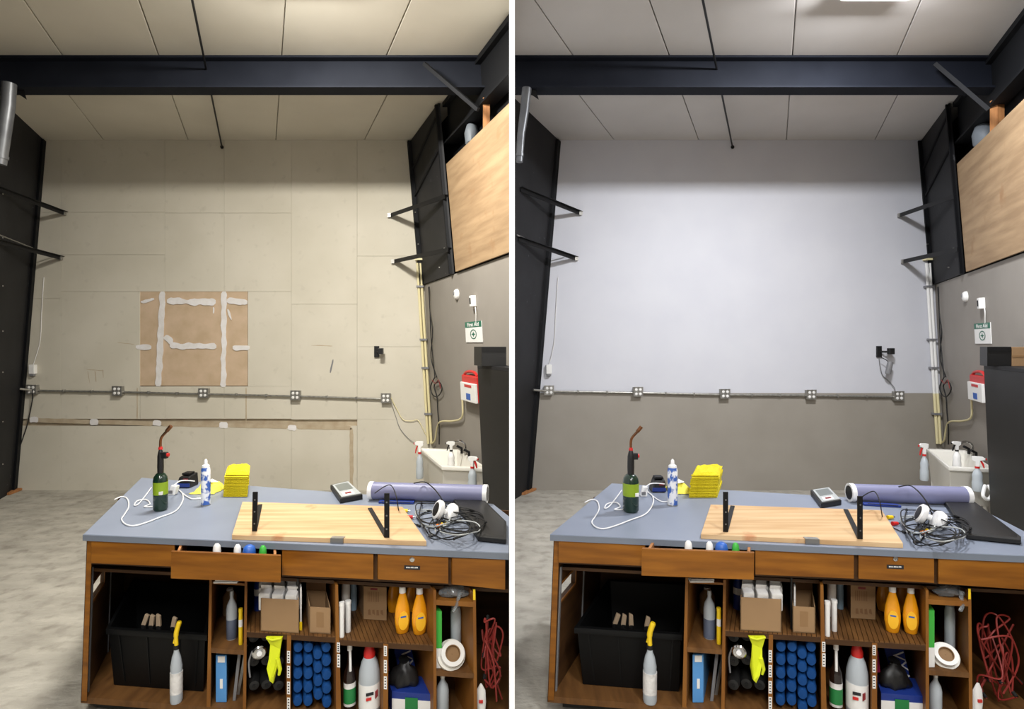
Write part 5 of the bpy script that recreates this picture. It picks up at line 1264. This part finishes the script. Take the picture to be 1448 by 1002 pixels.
    MB().hexa([v.lerp(cq, .1)+V((0, 0, .026)) for v in q], [v.lerp(cq, .14)+V((0, 0, .029)) for v in q]).build('lid', 'black_plastic', t, world=True)
    for v in (q[0], q[-1], q[-2]):
        w2 = v.lerp(cq, .15); MB().lathe([(0.008, 0), (0.008, 0.005)], seg=10, c=w2).build('foot', 'rubber', t, world=True)
    # white dome camera
    dxo, dyo = off((0, 0), (686, 9))
    p = onz(630+dxo, 738+dyo, TZ)
    t = thing('dome_camera', p, 'white dome security camera lying among black cables, %s' % BN, 'camera', rz=0 if B == 'L' else -0.84)
    ax1 = V((-0.75, -0.35, 0.35)).normalized(); rot = ax1.to_track_quat('Z', 'Y').to_matrix()
    c0 = V((0.0, 0, 0.052))
    MB().lathe([(0.012, 0.0), (0.045, 0.004), (0.052, 0.02), (0.046, 0.04), (0.02, 0.055), (0.008, 0.058)], seg=24, M_=(-ax1).to_track_quat('Z', 'Y').to_matrix(), c=c0+V((0.01, 0, 0))).build('dome', 'white_gloss', t)
    MB().lathe([(0.016, 0.0), (0.016, 0.03)], seg=14, M_=rot, c=c0).build('neck', 'white_gloss', t)
    MB().lathe([(0.046, 0.028), (0.05, 0.034), (0.05, 0.05), (0.042, 0.056)], seg=24, M_=rot, c=c0).build('base_ring', 'white_gloss', t)
    MB().lathe([(0.036, 0.0565), (0.03, 0.058)], seg=18, M_=rot, c=c0).build('base_hole', 'black_plastic', t)
    # cable tangle: individual cables
    rnd = random.Random(11)
    lim = 714 if B == 'L' else 1440
    for j in range(9):
        pts = []
        cx_, cy_ = 622+rnd.uniform(-22, 46), 729+rnd.uniform(-10, 20)
        rx_, ry_ = rnd.uniform(24, 60), rnd.uniform(8, 20); ph = rnd.uniform(0, 6); tr_ = rnd.uniform(1.1, 2.1)
        n = 16
        for i in range(n):
            q_ = ph+2*math.pi*tr_*i/n
            x = cx_+rx_*math.cos(q_)*(1-0.25*i/n)+rnd.uniform(-3, 3); y = cy_+ry_*math.sin(q_)+rnd.uniform(-2, 2)
            y = min(max(y, 712), 766); x = min(max(x, 580+(y-712)*0.6), lim-dxo-6)
            z = 0.005+abs(noise.noise(V((j*3.1, i*.5, 0))))*0.075 if not (x > 640) else 0.035+abs(noise.noise(V((j*3.1, i*.5, 0))))*0.05
            pts.append(onz(x+dxo, y+dyo, TZ+z))
        if j in (2, 6): nm_, lb_, m_, r_ = 'grey_cable', 'looped light grey cable in the cable tangle on the worktop, %s' % BN, 'device_grey', 0.0032
        else: nm_, lb_, m_, r_ = 'black_cable', 'looped black cables tangled round the dome camera, %s' % BN, 'rubber', 0.0028
        t = thing(nm_, pts[0], lb_, 'cable', 'tangled %s cables on the worktop, %s' % (nm_[:-6], BN))
        MB().tube(smooth_pts(pts, 6), r_, 6).build('cable', m_, t, world=True)
        MB().tube([pts[-1], pts[-1]+(pts[-1]-pts[-2]).normalized()*0.03], 0.006, 8).build('connector', 'black_plastic', t, world=True)
    # long thin cables over the roll and towards the front edge
    c_ = [(609, 755), (615, 757), (620, 750), (632, 742), (650, 738)] 
    t = thing('thin_cable', onz(600+dxo, 756+dyo, TZ), 'thin black cable with inline plug near the front edge, %s' % BN, 'cable')
    MB().tube(smooth_pts([onz(x+dxo, y+dyo, TZ+.004) for x, y in c_]), 0.003, 6).build('cable', 'rubber', t, world=True)
    MB().tube([onz(606+dxo, 757+dyo, TZ+.007), onz(612+dxo, 757+dyo, TZ+.007)], 0.007, 8).build('plug', 'black_plastic', t, world=True)
    c_ = [(530, 697, .1), (543, 688, .115), (553, 686, .118), (560, 700, .11), (564, 722, 0.02), (570, 732, 0.006), (590, 742, 0.006)]
    t = thing('draped_cable', onz(575+dxo, 735+dyo, TZ), 'thin black cable draped over the lavender roll, %s' % BN, 'cable')
    MB().tube(smooth_pts([onz(x+dxo-(0 if B == 'L' else 2), y+dyo, TZ+z) for x, y, z in c_]), 0.0028, 6).build('cable', 'rubber', t, world=True)
    MB().tube([onz(590+dxo, 742+dyo, TZ+.006), onz(594+dxo, 744+dyo, TZ+.006)], 0.006, 8).build('plug', 'black_plastic', t, world=True)
    c_ = [(585, 684, .118), (600, 682, .12), (612, 690, .12), (622, 702, .09), (630, 715, .05), (642, 722, .05)]
    t = thing('draped_cable', onz(640+dxo, 725+dyo, TZ), 'black cable arching over the roll down to the dome camera, %s' % BN, 'cable')
    MB().tube(smooth_pts([onz(x+dxo, y+dyo-(1 if B == 'L' else 5), TZ+z) for x, y, z in c_]), 0.0035, 6).build('cable', 'rubber', t, world=True)
    MB().tube([onz(642+dxo, 722+dyo, TZ+.05), onz(646+dxo, 724+dyo, TZ+.05)], 0.006, 8).build('plug', 'black_plastic', t, world=True)
    for (x, y, m_, lb) in ((574, 722, 'yellow', 'yellow'), (581, 731, 'red', 'red'), (622, 743, 'orange', 'orange'), (629, 741, 'yellow', 'small yellow')):
        a_ = onz(x+dxo, y+dyo, TZ+.012)
        t = thing('cable_plug', (a_.x, a_.y, TZ), '%s round cable plug lying in the tangle, %s' % (lb, BN), 'plug')
        MB().tube([a_+V((-0.018, 0, 0)), a_+V((0.01, 0.004, 0))], [0.011, 0.009], 10).build('grip', m_, t, world=True)
        MB().tube([a_+V((0.01, 0.004, 0)), a_+V((0.022, 0.006, 0))], 0.005, 10).build('tip', 'chrome', t, world=True)
    # blue strip under the roll
    a_, c_ = T(*off((535, 712), (1222, 715))), T(*off((585, 713), (1275, 718)))
    t = thing('blue_pouch', a_, 'dark blue flat pouch tucked in front of the lavender roll, %s' % BN, 'pouch')
    MB().hexa([a_+V((0, 0, .001)), c_+V((0, 0, .001)), c_+V((0, 0, .014)), a_+V((0, 0, .014))], [a_+V((0, .04, .001)), c_+V((0, .04, .001)), c_+V((0, .04, .014)), a_+V((0, .04, .014))]).build('pouch', 'deep_blue', t, bev=0.004, world=True)
    MB().tube([a_+V((0.02, -.002, .014)), c_+V((-0.02, -.002, .014))], 0.002, 6).build('zip', 'black_plastic', t, world=True)

bay('L')
bay('R')
